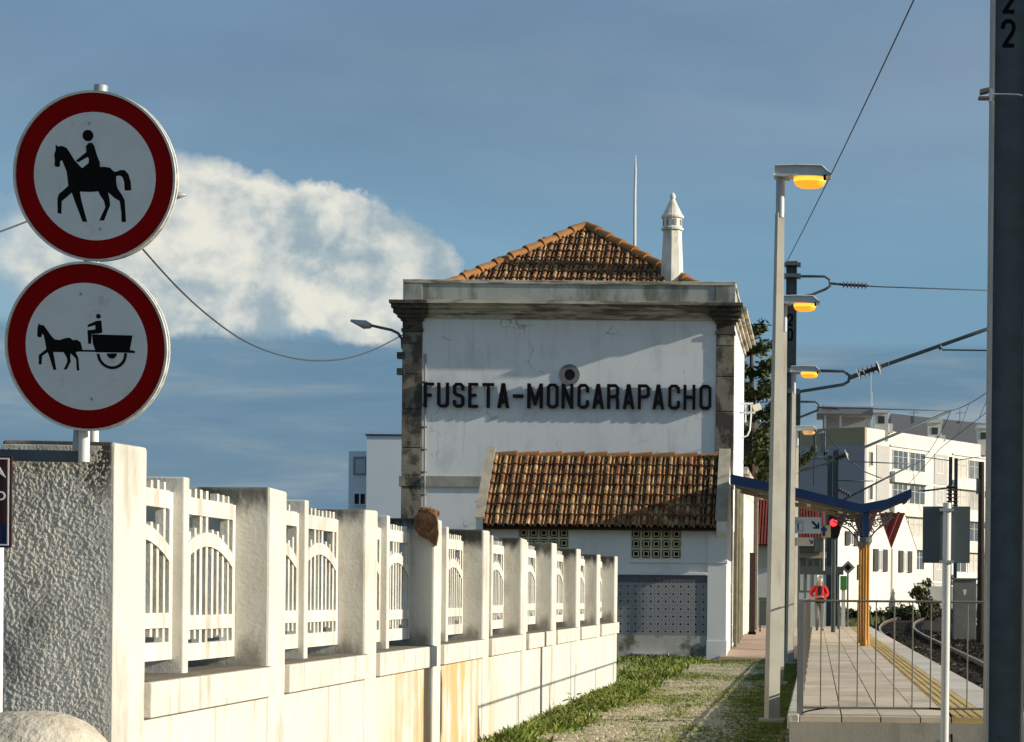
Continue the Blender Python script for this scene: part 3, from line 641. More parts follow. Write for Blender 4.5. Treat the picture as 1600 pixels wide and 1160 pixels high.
# ------------------------------------------------------------------ tiled roofs
TW = .25
def tile_mesh(L, lift):
    prof = [(0, -.01), (.03, .04), (.10, .068), (.28, .074), (.38, .055), (.44, -.006), (.57, -.01), (.61, .040), (.68, .052), (.75, .042), (.80, -.004), (.90, -.012), (1.0, -.012)]
    vs = []
    for y, dz in ((0, lift), (L, .0)):
        for x, z in prof: vs.append((x*TW, y, z+dz))
    for x, z in prof: vs.append((x*TW, .004, z+lift-.022))
    n = len(prof)
    return pmesh('roof_tile', MB().add(vs, [(i, i+1, n+i+1, n+i) for i in range(n-1)]+[(2*n+i, 2*n+i+1, i+1, i) for i in range(n-1)]), TILE)
def tile_slope(parent, xa, xb, y0, z0, y1, z1, rows, inside):
    L = math.hypot(y1-y0, z1-z0); ang = math.atan2(z1-z0, y1-y0); ex = L/rows
    me = tile_mesh(ex*1.12, .05); nc = int(round((xb-xa)/TW))
    for r in range(rows):
        for k in range(nc):
            x = xa+k*TW; f = r/rows
            if inside(x+TW/2, f+.5/rows):
                inst('roof_tile', me, parent, (x+random.uniform(-.010, .010), y0+(y1-y0)*f-math.sin(ang)*.02, z0+(z1-z0)*f+math.cos(ang)*.02), (ang+random.uniform(-.012, .012), random.uniform(-.02, .02), random.uniform(-.022, .022)))
def ridge(parent, a, b, n, r, m=RTILE, nm='ridge_tile'):
    a, b = Vector(a), Vector(b); d = (b-a)/n; dn = d.normalized(); sd_ = dn.cross(Vector((0, 0, 1))).normalized(); up = sd_.cross(dn)
    for i in range(n):
        p = a+d*i; vs = []
        for q, rr, lf in ((p, r*1.12, .03), (p+d*1.08, r*.92, 0)):
            vs += [q+sd_*math.cos(t)*rr+up*(math.sin(t)*rr*.9+lf) for t in (-.5+(math.pi+1.0)*j/8 for j in range(9))]
        mb = MB().add(vs, [(j, j+1, 10+j, 9+j) for j in range(8)]+[tuple(range(9))])
        mb.build(nm, m, parent, smooth=False)
ze = 8.62; ap = Vector((-6.12, 53.65, P(905, 357, 53.65).z)); ex0, ex1, ey0 = -9.95, -2.3, 50.33
roof = MB().add([(ex0, ey0, ze), (ex1, ey0, ze), (ex1, BY-.3, ze), (ex0, BY-.3, ze), ap], [(0, 1, 4), (1, 2, 4), (2, 3, 4), (3, 0, 4)]).build('roof', UNDER, st)
fx = lambda f: (ex0+(ap.x-ex0)*f, ex1+(ap.x-ex1)*f)
tile_slope(roof, ex0, ex1, ey0, ze, ap.y, ap.z, 11, lambda x, f: fx(f)[0]-.10 < x < fx(f)[1]+.10 and f > .1)
ridge(roof, (ex0, ey0, ze+.04), ap+Vector((0, 0, .06)), 11, .14, nm='hip_tile'); ridge(roof, (ex1, ey0, ze+.04), ap+Vector((0, 0, .06)), 11, .14, nm='hip_tile')
ridge(roof, (ex0, BY-.3, ze+.04), ap+Vector((0, 0, .03)), 6, .12, nm='hip_tile'); ridge(roof, (ex1, BY-.3, ze+.04), ap+Vector((0, 0, .03)), 6, .12, nm='hip_tile')
# Algarve chimney and aerial mast
CHIM = mat('chimney_limewash', (.78, .75, .66), .9, var=.15, vs=2, bump=.3, bs=20, stain=(.25, .22, .12), sa=.55, ss=(3, 3, 1.4), sr_=(.5, .72))
cy = 51.4; cc_ = P(1050, 440, cy); zz = lambda py: P(1050, py, cy).z-cc_.z
k = cy/F
ch = MB().lathe([(18.5*k, -.9), (18*k, 0), (14.5*k, zz(364)), (14.3*k, zz(360))], cc_, 8).build('chimney', CHIM, st)
MB().lathe([(17*k, zz(360.5)), (17.5*k, zz(357.5)), (15*k, zz(355.5))], cc_, 20).lathe([(17.5*k, zz(341.5)), (18*k, zz(338.5)), (16*k, zz(336.5))], cc_, 20).build('chimney_collar', CHIM, ch)
MB().lathe([(14.8*k, zz(356)), (14.8*k, zz(341))], cc_, 12).build('chimney_lantern', CHIM, ch)
for i in range(8):
    a = i*math.pi/4+.35; q = cc_+Vector((math.cos(a)*14.6*k, math.sin(a)*14.6*k, zz(349))); t_ = Vector((-math.sin(a), math.cos(a), 0))
    MB().obox(q, t_*.035, Vector((math.cos(a), math.sin(a), 0))*.012, (0, 0, .075)).build('lantern_slot', mat('slot_shade', (.28, .27, .24), .9, var=.1), ch)
MB().lathe([(16*k, zz(337)), (8*k, zz(321)), (3.6*k, zz(312)), (4.4*k, zz(309.5)), (4.4*k, zz(306)), (2.5*k, zz(303)), (.5*k, zz(301))], cc_, 16).build('chimney_cone', CHIM, ch)
a0 = P(992, 395, 54.6)
MB().tube([(a0.x, 54.6, 9.4), P(992, 300, 54.6), P(993, 268, 54.6)], [.045, .038, .03], 8).tube([P(993, 268, 54.6), P(993, 243, 54.6)], [.03, .014], 8).build('aerial_mast', mat('aerial_grey', (.62, .63, .60), .6, .1, var=.05), st)
# ------------------------------------------------------------------ annex in front of the station
AY, AXL, AXR = 47.2, PX(757, 47.2), XR-.01
an = thing('annex', 'low white lean-to annex with tiled roof, vent blocks and patterned tile panel', 'building', ((AXL+AXR)/2, AY, 0))
ANW = mat('annex_limewash', (.76, .76, .73), .88, var=.07, vs=1, bump=.2, bs=20, stain=(.40, .39, .33), sa=.3, ss=(3, 3, .8), sr_=(.55, .8))
YR = 48.55; ZE, ZR = P(940, 822, AY-.2).z, P(940, 714, YR).z
VX = [(PX(809, AY), PX(888, AY), 0, 3), (PX(985, AY), PX(1064, AY), 0, 3)]
vz0, vz1 = P(1024, 873.5, AY).z, P(1024, 826.5, AY).z
wm = MB(); xsx = [AXL-.1, VX[0][0], VX[0][1], VX[1][0], VX[1][1], AXR-.03]
for i in range(5):
    if i % 2 == 0: wm.box(xsx[i], xsx[i+1], AY, AY+.2, -.1, ZE+.05)
    else: wm.box(xsx[i], xsx[i+1], AY+.001, AY+.199, -.1, vz0).box(xsx[i], xsx[i+1], AY+.001, AY+.199, vz1, ZE+.05)
wm.build('wall', ANW, an)
MB().box(AXL+.2, AXR-.25, AY+.6, AY+.65, 0, 3.2).build('interior', DARK, an)
# side walls rising above the tiles
for xa, xb in ((AXL-.17, AXL-.01), (AXR-.22, AXR)):
    fn = lambda a, b, t: Vector((t, a, b))
    sw = MB().prism([(AY-.02, -.1), (FY-.002, -.1), (FY-.002, ZE+.1), (YR, ZR+.17), (AY-.26, ZE+.13), (AY-.26, ZE-.10), (AY-.02, ZE-.28)], fn, xa, xb).build('side_wall', ANW, an)
    MB().prism([(YR+.03, ZR+.173), (YR+.03, ZR+.22), (AY-.28, ZE+.18), (AY-.28, ZE+.133)], fn, xa-.03, xb+.025).build('verge_coping', mat('verge_cement', (.45, .40, .30), .9, var=.25, vs=4, bump=.3, bs=30), sw)
ar = MB().add([(AXL, AY-.26, ZE-.05), (AXR-.22, AY-.26, ZE-.05), (AXR-.22, YR, ZR-.02), (AXL, YR, ZR-.02), (AXL, FY-.01, ZE), (AXR-.22, FY-.01, ZE), (AXL, AY-.26, ZE-.10), (AXR-.22, AY-.26, ZE-.10)], [(0, 1, 2, 3), (3, 2, 5, 4), (0, 1, 7, 6), (6, 7, 5, 4)]).build('roof', UNDER, an)
TW = (AXR-.22-AXL)/22
tile_slope(ar, AXL, AXR-.22, AY-.30, ZE-.055, YR-.02, ZR-.03, 7, lambda x, f: True)
ridge(ar, (AXR-.22, YR, ZR-.01), (AXL, YR, ZR-.01), 10, .11)
# moss on the shaded end of the roof
MOSS = mat('dark_moss', (.035, .04, .014), .95, var=.4, vs=8)
mb = MB()
for _ in range(900):
    f = random.random(); x = AXR-.24-abs(random.gauss(0, .17)); y = AY-.2+(YR-AY+.15)*f; z = ZE+(ZR-ZE)*f+.05; r = random.uniform(.02, .05)
    mb.obox((x, y, z), (r, .2*r, 0), (0, r, r*.5), (0, -.3*r, r*.6))
mb.build('moss', MOSS, ar)['kind'] = 'stuff'
# vent blocks
VB = mat('vent_block_cement', (.62, .55, .36), .9, var=.2, vs=10)
bw = (VX[1][1]-VX[1][0])/5; bh = (vz1-vz0)/3
def vblock():
    mb = MB()
    def sq(r0, r1, t0, t1):
        a, b, c1, d1 = r0*bw/2, r0*bh/2, r1*bw/2, r1*bh/2
        mb.box(-a, a, t0, t1, d1, b).box(-a, a, t0, t1, -b, -d1).box(-a, -c1, t0, t1, -d1, d1).box(c1, a, t0, t1, -d1, d1)
    sq(.995, .80, 0, .12); sq(.58, .36, .015, .10)
    for sx1 in (-1, 1):
        for sz1 in (-1, 1): mb.bar((sx1*.57*bw/2, .05, sz1*.57*bh/2), (sx1*.81*bw/2, .05, sz1*.81*bh/2), .02, .02)
    return pmesh('vent_block', mb, VB)
vb = vblock()
for xa, xb, _, n in VX:
    for i in range(5):
        for j in range(3): inst('vent_block', vb, an, (xa+bw*(i+.5), AY+.012, vz0+bh*(j+.5)))
# ledge, azulejo panel, plinth, corner pilaster
tz0, tz1 = P(1035, 993, AY).z, P(1035, 899, AY).z; tx1 = PX(1105, AY); ts = (tz1-tz0)/8
MB().box(AXL+.3, tx1, AY-.055, AY+.01, tz1+.003, tz1+.075).build('sill_ledge', ANW, an, bev=.01)
MB().box(VX[1][0]-.02, AXR-.45, AY-.05, AY+.01, vz0-.09, vz0-.02).build('vent_sill', ANW, an, bev=.01)
def azulejo():
    m = bpy.data.materials.new('azulejo'); m.use_nodes = True; t = m.node_tree; g = G(t); b = t.nodes['Principled BSDF']
    x, y, z = g.xyz(g.n('ShaderNodeTexCoord').outputs['Object'])
    r = g.m('DIVIDE', g.m('SQRT', g.m('ADD', g.m('MULTIPLY', x, x), g.m('MULTIPLY', z, z))), ts/2)
    dm = g.m('DIVIDE', g.m('ADD', g.m('ABSOLUTE', x), g.m('ABSOLUTE', z)), ts/2)
    dot = g.ramp(dm, .46, .36)
    ring_ = g.m('MULTIPLY', g.ramp(r, .58, .66), g.ramp(r, .86, .78))
    ang = g.m('SINE', g.m('MULTIPLY', g.m('ARCTAN2', z, x), 8)); pet = g.m('MULTIPLY', g.ramp(ang, .1, .6), g.ramp(r, 1.25, 1.0))
    pet = g.m('MULTIPLY', pet, g.ramp(r, .45, .55)); cn = g.ramp(dm, 1.5, 1.62)
    k = g.mix(g.m('MULTIPLY', ring_, .75), (.37, .365, .345), (.095, .10, .12)); k = g.mix(g.m('MULTIPLY', pet, .55), k, (.12, .122, .135)); k = g.mix(g.m('MULTIPLY', cn, .6), k, (.12, .12, .13)); k = g.mix(dot, k, (.012, .014, .04))
    g.put(b.inputs['Base Color'], k); b.inputs['Roughness'].default_value = .3
    return m
az_t = pmesh('azulejo_tile', MB().box(-ts/2+.002, ts/2-.002, -.012, .004, -ts/2+.002, ts/2-.002), azulejo())
bt = pmesh('border_tile', MB().box(-ts/2+.002, ts/2-.002, -.012, .004, -ts/2+.002, ts/2-.002), mat('border_tile_glaze', (.125, .12, .13), .3, var=.25, vs=9))
for r in range(8):
    for k in range(16): inst('tile', bt if r == 7 else az_t, an, (tx1-ts*(k+.5), AY-.004, tz0+ts*(r+.5)))
PLIN = mat('mossy_plinth', (.50, .49, .43), .92, var=.15, vs=2, bump=.3, bs=20, stain=(.09, .08, .02), sa=.8, ss=(1.6, 1.6, 2.2), sr_=(.5, .64))
MB().box(AXL, tx1, AY-.03, AY+.02, -.05, tz0-.003).build('plinth', PLIN, an)
MB().box(tx1+.004, AXR+.012, AY-.05, AY+.3, .42, ZE-.0).build('corner_pilaster', ANW, an, bev=.006)
MB().box(tx1-.01, AXR+.03, AY-.075, AY+.3, -.05, .419).build('pilaster_base', ANW, an, bev=.008)
pc2 = P(1120, 878, AY); MB().box(tx1-.01, AXR+.035, AY-.075, AY+.3, pc2.z-.04, pc2.z+.03).build('pilaster_band', ANW, an, bev=.008)
dg = MB().box(PX(990, AY), PX(1046, AY), AY-.22, AY-.03, 0, .13).build('drain_box', PLIN, an, bev=.01)
for i in range(9):
    x = PX(994, AY)+i*.09; MB().prism([(x, .06), (x+.035, .02), (x+.07, .06), (x+.035, .10)], XZ(AY-.22), -.006, .002).build('drain_hole', DARK, dg)
pass
# downpipe and posts on the track side
OL = mat('olive_paint', (.20, .185, .12), .8, var=.3, vs=4)
for y, r in ((50.4, .05), (52.0, .06), (53.6, .06)):
    MB().tube([(XR+.09, y, .1), (XR+.09, y, 4.2)], r, 10).build('downpipe', OL, st, smooth=True, auto=True)
for y in (51.0, 53.0, 55.4):
    d_ = MB().box(XR-.02, XR+.03, y, y+1.15, .3, 2.75).build('door', OL, st); MB().box(XR-.02, XR+.05, y-.12, y-.0, .3, 2.9).box(XR-.02, XR+.05, y+1.15, y+1.27, .3, 2.9).box(XR-.02, XR+.05, y-.12, y+1.27, 2.901, 3.05).build('door_frame', STONE, d_)
# single-storey wing beyond
MB().box(XL+1.5, XR-.03, BY+.01, 73, 0, 4.9).build('wing_wall', FARW, st)
MB().box(XL+1.3, XR+.12, BY+.02, 73.2, 4.9, 5.06).build('wing_cornice', CORN, st)
# white iron bracket with floodlight on the track side
bk = thing('floodlight_bracket', 'white iron bracket with floodlight high on the sunlit side of the station', 'lamp', (XR, 55, P(1165, 640, 55).z))
q = lambda px, py: P(px, py, 54.2)
w_ = .028
MB().tube([q(1156, 631), q(1177, 631)], w_, 6).tube([q(1156, 645), q(1180, 645)], w_, 6).tube([q(1165, 631), q(1165, 660)], w_*.8, 6).tube([q(1174, 645), q(1172, 672), q(1168, 681), q(1157, 685)], w_*.8, 6).tube([q(1174, 633), q(1174, 646)], w_*.8, 6).build('bracket', WHITE, bk)
MB().obox(q(1183, 637), (.10, .03, .04), (0, .10, 0), (-.03, 0, .08)).build('floodlight', mat('floodlight_cream', (.62, .58, .46), .6, var=.1), bk)
# street lamp on the left corner, junction boxes
wlp = thing('wall_street_lamp', 'small street lamp arm reaching left from the upper left corner of the station', 'street lamp', P(628, 560, 50.1))
q = lambda px, py: P(px, py, 50.1)
MB().tube([q(629, 545), q(628, 530), q(622, 521), q(612, 516), q(576, 508)], .035, 8).build('arm', MAST, wlp, smooth=True)
MB().tube([q(580, 510), q(570, 507.5), q(548, 501)], [.06, .11, .03], 8).build('lamp_head', GALV, wlp, smooth=True)
for py in (556, 581): MB().box(XL-.14, XL+.04, 49.9, 50.1, P(625, py+5, 50).z, P(625, py-5, 50).z).build('junction_box', GREENM, wlp)
# ------------------------------------------------------------------ platform lamps
HOUS = mat('lamp_housing_grey', (.50, .54, .55), .5, .1, var=.08)
GLOW = mat('sodium_glow', (1., .33, .02), .4, var=0, emis=.95)
GLOWB = mat('sodium_core', (1., .52, .06), .4, var=0, emis=1.15)
def lamp(x, y, zt, lab, glow=None):
    t = thing('platform_lamp', lab, 'street lamp', (x, y, 0), 'row of lamps along the platform')
    a = R(24); lean = .045
    def sq(w, z):
        l = lean*z/6.4
        return [Vector((x+l+w*math.cos(a+i*math.pi/2+math.pi/4)*.7071, y+w*math.sin(a+i*math.pi/2+math.pi/4)*.7071, z)) for i in range(4)]
    mb = MB(); zs = [(.138, -.05), (.114, 3), (.082, zt-.55)]; vs = sum([sq(*k) for k in zs], [])
    mb.add(vs, [(i*4+j, i*4+(j+1) % 4, i*4+4+(j+1) % 4, i*4+4+j) for i in range(2) for j in range(4)]+[(8, 9, 10, 11)]); mb.build('post', LAMPP, t)
    xt = x+lean*zt/6.4
    MB().tube([(xt, y, zt-.6), (xt, y, zt-.14)], .05, 12).build('post_top', GALV, t, smooth=True, auto=True)
    MB().box(x-.15, x+.15, y-.15, y+.15, -.04, .06).build('base_plate', PCON, t, bev=.01)
    fx_ = lambda a_, b, t_: Vector((xt+a_, y+t_, zt+b))
    H = MB(); W_ = .13
    prof = [(-.075, -.14), (.10, -.155), (.12, -.13), (.50, -.14), (.58, -.135), (.585, -.12), (.53, -.06), (.47, -.005), (.20, .0), (-.06, -.01)]
    n = len(prof); vs = []
    for w, k in ((-W_*.72, .985), (-W_, .93), (W_, .93), (W_*.72, .985)):
        for a_, b in prof: vs.append(fx_(a_, b if abs(w) < W_ else b-.02*(b > -.1), w))
    H.add(vs, [(i*n+j, i*n+(j+1) % n, i*n+n+(j+1) % n, i*n+n+j) for i in range(3) for j in range(n)]+[tuple(range(n)), tuple(3*n+j for j in range(n))])
    h = H.build('housing', HOUS, t, bev=.006)
    vs = []; m_ = 14
    for sc, z in ((1., -.142), (.98, -.19), (.86, -.235), (.6, -.258), (.2, -.262)):
        vs += [fx_(.335+.185*sc*math.cos(6.2832*i/m_), z, .11*sc*math.sin(6.2832*i/m_)) for i in range(m_)]
    MB().add(vs[:2*m_], [(j, (j+1) % m_, m_+(j+1) % m_, m_+j) for j in range(m_)]).build('bowl_rim', glow or GLOWB, h, smooth=True)
    MB().add(vs[m_:], [(i*m_+j, i*m_+(j+1) % m_, i*m_+m_+(j+1) % m_, i*m_+m_+j) for i in range(3) for j in range(m_)]+[tuple(3*m_+j for j in range(m_))]).build('glowing_bowl', glow or GLOW, h, smooth=True)
    MB().box(xt+.49, xt+.52, y-.125, y-.095, zt-.19, zt-.13).build('latch', BLACK, h)
for x, y, lab in ((-.50, 23.4, 'tallest-looking lamp on the platform, in front of the other lamps, lit orange'), (-.615, 33.5, 'second lamp along the platform, its lit head just below the wire bracket of the mast'), (-.575, 43.7, 'third lamp along the platform, lit head crossed by the cantilever bracket'), (-.64, 58.0, 'farthest lamp along the platform, its white head in front of the grey block')):
    lamp(x, y, 6.38 if y < 50 else 6.3, lab, None if y < 50 else mat('sodium_dim', (.75, .42, .16), .4, var=0, emis=.25))
# ------------------------------------------------------------------ overhead line masts
def digit_strokes(ch):
    if ch == '2': return [[(0, .70), (.04, .88), (.2, .985), (.34, 1.0), (.5, .985), (.64, .88), (.68, .74), (.62, .58), (.06, .02)], [(0, .06), (.70, .06)]]
    if ch == '0': return [[(0, .5), (.02, .8), (.16, .97), (.34, 1.0), (.52, .97), (.66, .8), (.68, .5), (.66, .2), (.52, .03), (.34, 0), (.16, .03), (.02, .2), (0, .5)]]
    return [[(.1, .8), (.35, 1.0), (.35, 0)]]
def digits(parent, chars, x, y, ztops, h, m=BLACK, w=.13):
    for ch, z in zip(chars, ztops):
        mb = MB(); d = 0
        for s_ in digit_strokes(ch): mb.strip([(x+a*h*.62, z-h+b*h) for a, b in s_], h*w, XZ(y), -.004-d, 0); d += .0006
        mb.build('digit', m, parent)
def hbeam(x, y, z0, z1, w, tf=.016):
    mb = MB(); mb.box(x-w/2, x-w/2+tf, y-w/2, y+w/2, z0, z1).box(x+w/2-tf, x+w/2, y-w/2, y+w/2, z0, z1).box(x-w/2+tf, x+w/2-tf, y-.006, y+.006, z0, z1-.002); return mb
# the near mast at the right edge
NY = 16.22; nx = PX(1569, NY)
nm = thing('catenary_mast', 'big dark steel mast filling the right edge, painted with twos', 'mast', (nx, NY, 0))
bw_ = 58*NY/F; beam = MB().box(-bw_/2+.019, bw_/2-.019, -.006, .006, 0, 8.998); fl_ = [MB().box(s_*(bw_/2-.0095)-.0095, s_*(bw_/2-.0095)+.0095, -bw_/2, bw_/2, 0, 9) for s_ in (-1, 1)]; ln = Matrix.Rotation(R(.06), 3, 'Y')
beam.v = [ln @ v + Vector((nx, NY, 0)) for v in beam.v]; beam.build('web', MAST, nm)
for f_ in fl_:
    f_.v = [ln @ v + Vector((nx, NY, 0)) for v in f_.v]; f_.build('flange', MASTL, nm)
MB().box(nx-.3, nx+.3, NY-.3, NY+.3, -.1, .12).build('footing', PCON, nm, bev=.02)
d0 = P(1564.5, 33, NY-.006); d1 = P(1564.5, -20, NY-.006); hh = 41*NY/F
digits(nm, '22', d0.x+.012, NY-.007, (d0.z, d1.z), hh, w=.15)
q = lambda px, py: P(px, py, NY-.16)
MB().tube([q(1548, 147), q(1590, 148), q(1598, 150)], .006, 6).build('strap', GALV, nm)
MB().obox(q(1538, 143), (.034, 0, .008), (0, .04, 0), (0, 0, .016)).obox(q(1537, 154), (.042, 0, .0), (0, .04, 0), (0, 0, .008)).build('clamp', mat('clamp_bronze', (.16, .14, .10), .6, .4, var=.2), nm)
MB().obox(q(1548, 150), (.012, 0, 0), (0, .03, 0), (0, 0, .05)).build('clamp_plate', GALV, nm)
q = P(1563, 1152, NY-.006); MB().lathe([(.020, 0), (.020, .008), (.011, .009), (.011, .02)], (q.x, NY-.006, q.z), 8, (0, -1, 0)).build('bolt', MAST, nm)
def insul(a, b, n, r, m1, parent, nm_='insulator'):
    a, b = Vector(a), Vector(b); d = b-a; pr = [(r*.35, 0)]
    for i in range(n):
        s = d.length*(i+.15)/n; e = d.length*.5/n; pr += [(r*.35, s), (r, s+e*.45), (r*.95, s+e*.6), (r*.35, s+e)]
    pr += [(r*.35, d.length)]
    return MB().lathe(pr, a, 10, d.normalized()).build(nm_, m1, parent)
INS = mat('insulator_brown', (.10, .07, .06), .35, var=.3, vs=20); INSW = mat('insulator_white', (.62, .60, .56), .4, var=.1)
def cat_mast(x, y, zt, w, label, dig=None):
    t = thing('catenary_mast', label, 'mast', (x, y, 0), 'overhead line masts'); hbeam(x, y, min(0, gz(y)), zt, w).build('beam', MAST, t); return t
mB = cat_mast(PX(1232.5, 45), 45, P(1232, 408, 45).z, .24, 'dark steel mast behind the nearest lamp, numbered 20, with two cantilever brackets')
mbx = PX(1232.5, 45)
zt2 = P(1231, 492, 45).z; digits(mB, '20', mbx-.075, 44.99, (zt2, zt2-.32), .24, w=.17)
def bracket(parent, pts, r=.03, m=MAST, nm_='bracket'): return MB().tube(pts, r, 7).build(nm_, m, parent, smooth=True)
q = lambda px, py: P(px, py, 45)
MB().box(mbx-.16, mbx+.20, 44.84, 45.16, q(1240, 414).z-.03, q(1240, 414).z+.03).box(mbx-.16, mbx+.20, 44.84, 45.16, q(1240, 432).z-.04, q(1240, 432).z+.04).box(mbx-.16, mbx+.20, 44.84, 45.16, q(1240, 580).z-.05, q(1240, 580).z+.05).box(mbx-.16, mbx+.20, 44.84, 45.16, q(1240, 612).z-.05, q(1240, 612).z+.05).build('collar', MAST, mB)
bracket(mB, [q(1240, 432), q(1288, 432), q(1296, 437), q(1297, 447), q(1290, 452), q(1268, 461), q(1240, 466)])
insul(q(1316, 445), q(1356, 447), 7, .085, INS, mB); bracket(mB, [q(1297, 443), q(1318, 445)], .028); bracket(mB, [q(1355, 447), q(1366, 448), q(1640, 457)], .014, nm_='tie_wire')
bracket(mB, [q(1240, 579), q(1318, 580), q(1327, 587), q(1326, 596), q(1318, 601), q(1244, 613)], .036)
bracket(mB, [q(1326, 591), q(1342, 585)], .05); insul(q(1340, 585.5), q(1374, 574), 5, .13, INS, mB); insul(q(1339, 586), q(1344, 584), 1, .14, INSW, mB, 'insulator_cap'); insul(q(1370, 575.5), q(1376, 573.5), 1, .16, INSW, mB, 'insulator_cap')
insul(q(1376, 573), q(1390, 568), 4, .07, MAST, mB, 'tube_clamp'); bracket(mB, [q(1376, 573), q(1680, 466)], .042, nm_='cantilever_tube')
bracket(mB, [q(1467, 538), q(1471, 546)], .05, nm_='steady_clamp'); bracket(mB, [q(1472, 547), q(1640, 549)], .018, nm_='steady_arm')
# mast C
mC = cat_mast(PX(1243, 74), 74, 8.9, .24, 'dark mast just behind the numbered mast, its cantilever tip over the white flats')
q = lambda px, py: P(px, py, 74)
bracket(mC, [q(1243, 628), q(1274, 628), q(1280, 633), q(1278, 641), q(1243, 655)], .04)
insul(q(1284, 637), q(1312, 639), 6, .11, INS, mC); bracket(mC, [q(1279, 637), q(1485, 642)], .022, nm_='tie_wire')
bracket(mC, [q(1243, 716), q(1286, 716), q(1296, 719), q(1294, 725), q(1243, 738)], .05)
insul(q(1303, 718), q(1322, 711), 5, .17, INS, mC); insul(q(1321, 711.5), q(1325, 710), 1, .22, INSW, mC, 'insulator_cap')
bracket(mC, [q(1295, 721), q(1325, 710), q(1486, 642)], .052, nm_='cantilever_tube'); bracket(mC, [q(1325, 721), q(1420, 725)], .022, nm_='steady_arm')
# mast D and its tension gear
mD = cat_mast(PX(1304, 104), 104, P(1304, 703, 104).z, .28, 'pair of dark posts with balance-weight frame above the canopy')
q = lambda px, py: P(px, py, 104); hbeam(PX(1295, 104), 104, gz(104), q(1295, 712).z, .26).build('beam', MAST, mD)
bracket(mD, [q(1288, 675), q(1273, 678), q(1274, 708), q(1284, 708), q(1284, 680), q(1289, 676)], .05, nm_='weight_frame'); bracket(mD, [q(1289, 674), q(1288, 712), q(1294, 704)], .05, nm_='weight_arm')
bracket(mD, [q(1289, 676), q(1324, 717), q(1350, 737), q(1378, 748)], .03, nm_='guy_wire'); bracket(mD, [q(1271, 680), q(1271, 760)], .02, nm_='guy_wire')
insul(q(1310, 765), q(1330, 776), 5, .16, INS, mD); bracket(mD, [q(1310, 785), q(1425, 727)], .05, nm_='cantilever_tube'); bracket(mD, [q(1308, 751), q(1365, 752)], .03, nm_='steady_arm')
for px, pt, lab in ((1483.5, 714, 'left of two slim dark masts in front of the white flats'), (1492, 716, 'right of two slim dark masts in front of the white flats')):
    y = 112; t = cat_mast(PX(px, y), y, P(px, pt, y).z, .19, lab)
    a, b = P(px, 757, y), P(px, 792, y); insul(b, a, 6, .20, INS, t)
    bracket(t, [P(px, 720, y), P(1530 if px > 1490 else 1440, 714, y)], .025, nm_='cross_arm'); bracket(t, [P(px, 762, y), P(px-50, 768, y)], .035, nm_='lower_arm')
# brown pole left of the big mast
y = 80; t = thing('wooden_pole', 'dark brown pole close to the left side of the big mast', 'pole', (PX(1533, y), y, gz(y)))
MB().tube([(PX(1533, y), y, gz(y)), P(1533.5, 722, y)], [.16, .11], 10).build('pole', mat('old_wood', (.05, .038, .028), .9, var=.3), t, smooth=True, auto=True)
MB().box(PX(1524, y), PX(1532, y), y-.1, y+.1, P(1528, 772, y).z, P(1528, 748, y).z).build('box', MAST, t)
# ------------------------------------------------------------------ wires
CAB = mat('cable_dark', (.07, .07, .075), .6, var=0)
def wire(name, pts, r, label, sag=0., n=16, group=None):
    pts = [Vector(p) for p in pts]; out = []
    for a, b in zip(pts, pts[1:]):
        for i in range(n):
            f = i/n; out.append(a.lerp(b, f)-Vector((0, 0, sag*4*f*(1-f))))
    out.append(pts[-1]); return tag(MB().tube(out, r, 5).build(name, CAB, smooth=True), label, 'wire', group)
wire('earth_wire', [P(1231, 406, 45), P(1570, -309, NY)], .009, 'thin wire rising steeply from the numbered mast to the top right', .10)
wire('catenary_wire', [P(1680, 466, 45), P(1486, 642, 74), P(1425, 727, 104), P(1440, 800, 150)], .014, 'overhead line running from the top right to the far masts', .45)
wire('contact_wire', [P(1650, 560, 45), P(1470, 700, 74), P(1415, 762, 104)], .012, 'lower overhead line under the cantilever tip', .0)
for i, f in enumerate((.3, .55, .78)):
    a = P(1680, 466, 45).lerp(P(1486, 642, 74), f); a.z -= .45*4*f*(1-f); b = P(1650, 560, 45).lerp(P(1470, 700, 74), f)
    tag(MB().tube([a, b], .009, 4).build('dropper_wire', CAB), ['rightmost of the thin droppers beside the big mast', 'middle thin dropper hanging from the overhead line', 'dropper nearest the cantilever tip over the flats'][i], 'wire', 'droppers of the overhead line')
# lamp post behind the signs and the cables to the station
LY = 30.; sl = thing('street_lamp', 'street lamp hidden behind the round signs, only its tip and a bit of pole showing', 'street lamp', (PX(146, LY), LY, 0))
MB().tube([(PX(146, LY), LY, 0), P(150, 290, LY)], [.08, .05], 10).build('pole', WHITE, sl, smooth=True, auto=True)
MB().tube([P(150, 292, LY), P(200, 296, LY), P(255, 304, LY)], .03, 8).build('arm', GALV, sl, smooth=True)
MB().tube([P(250, 303, LY), P(275, 306, LY), P(291, 304.5, LY)], [.05, .06, .02], 8).build('lamp_head', GALV, sl, smooth=True)
def wire_px(name, pts, r, label):      # hanging cable through given points, smoothed
    q_ = [pts[0]]+list(pts)+[pts[-1]]; out = []
    for i in range(1, len(q_)-2):
        a, b, c_, d = q_[i-1:i+3]
        for k in range(5):
            t = k/5; out.append(.5*((2*b)+(c_-a)*t+(2*a-5*b+4*c_-d)*t*t+(3*b-a-3*c_+d)*t**3))
    pts = out+[pts[-1]]
    return tag(MB().tube(pts, r, 5).build(name, CAB, smooth=True), label, 'cable')
cp = [(150, 300), (222, 388), (280, 452), (330, 497), (380, 532), (430, 553), (480, 563), (530, 562), (570, 552), (600, 539), (628, 524)]
wire_px('overhead_cable', [P(a, b, LY+(50-LY)*(a-150)/478) for a, b in cp], .016, 'slack cable sagging between the round signs and the station corner')
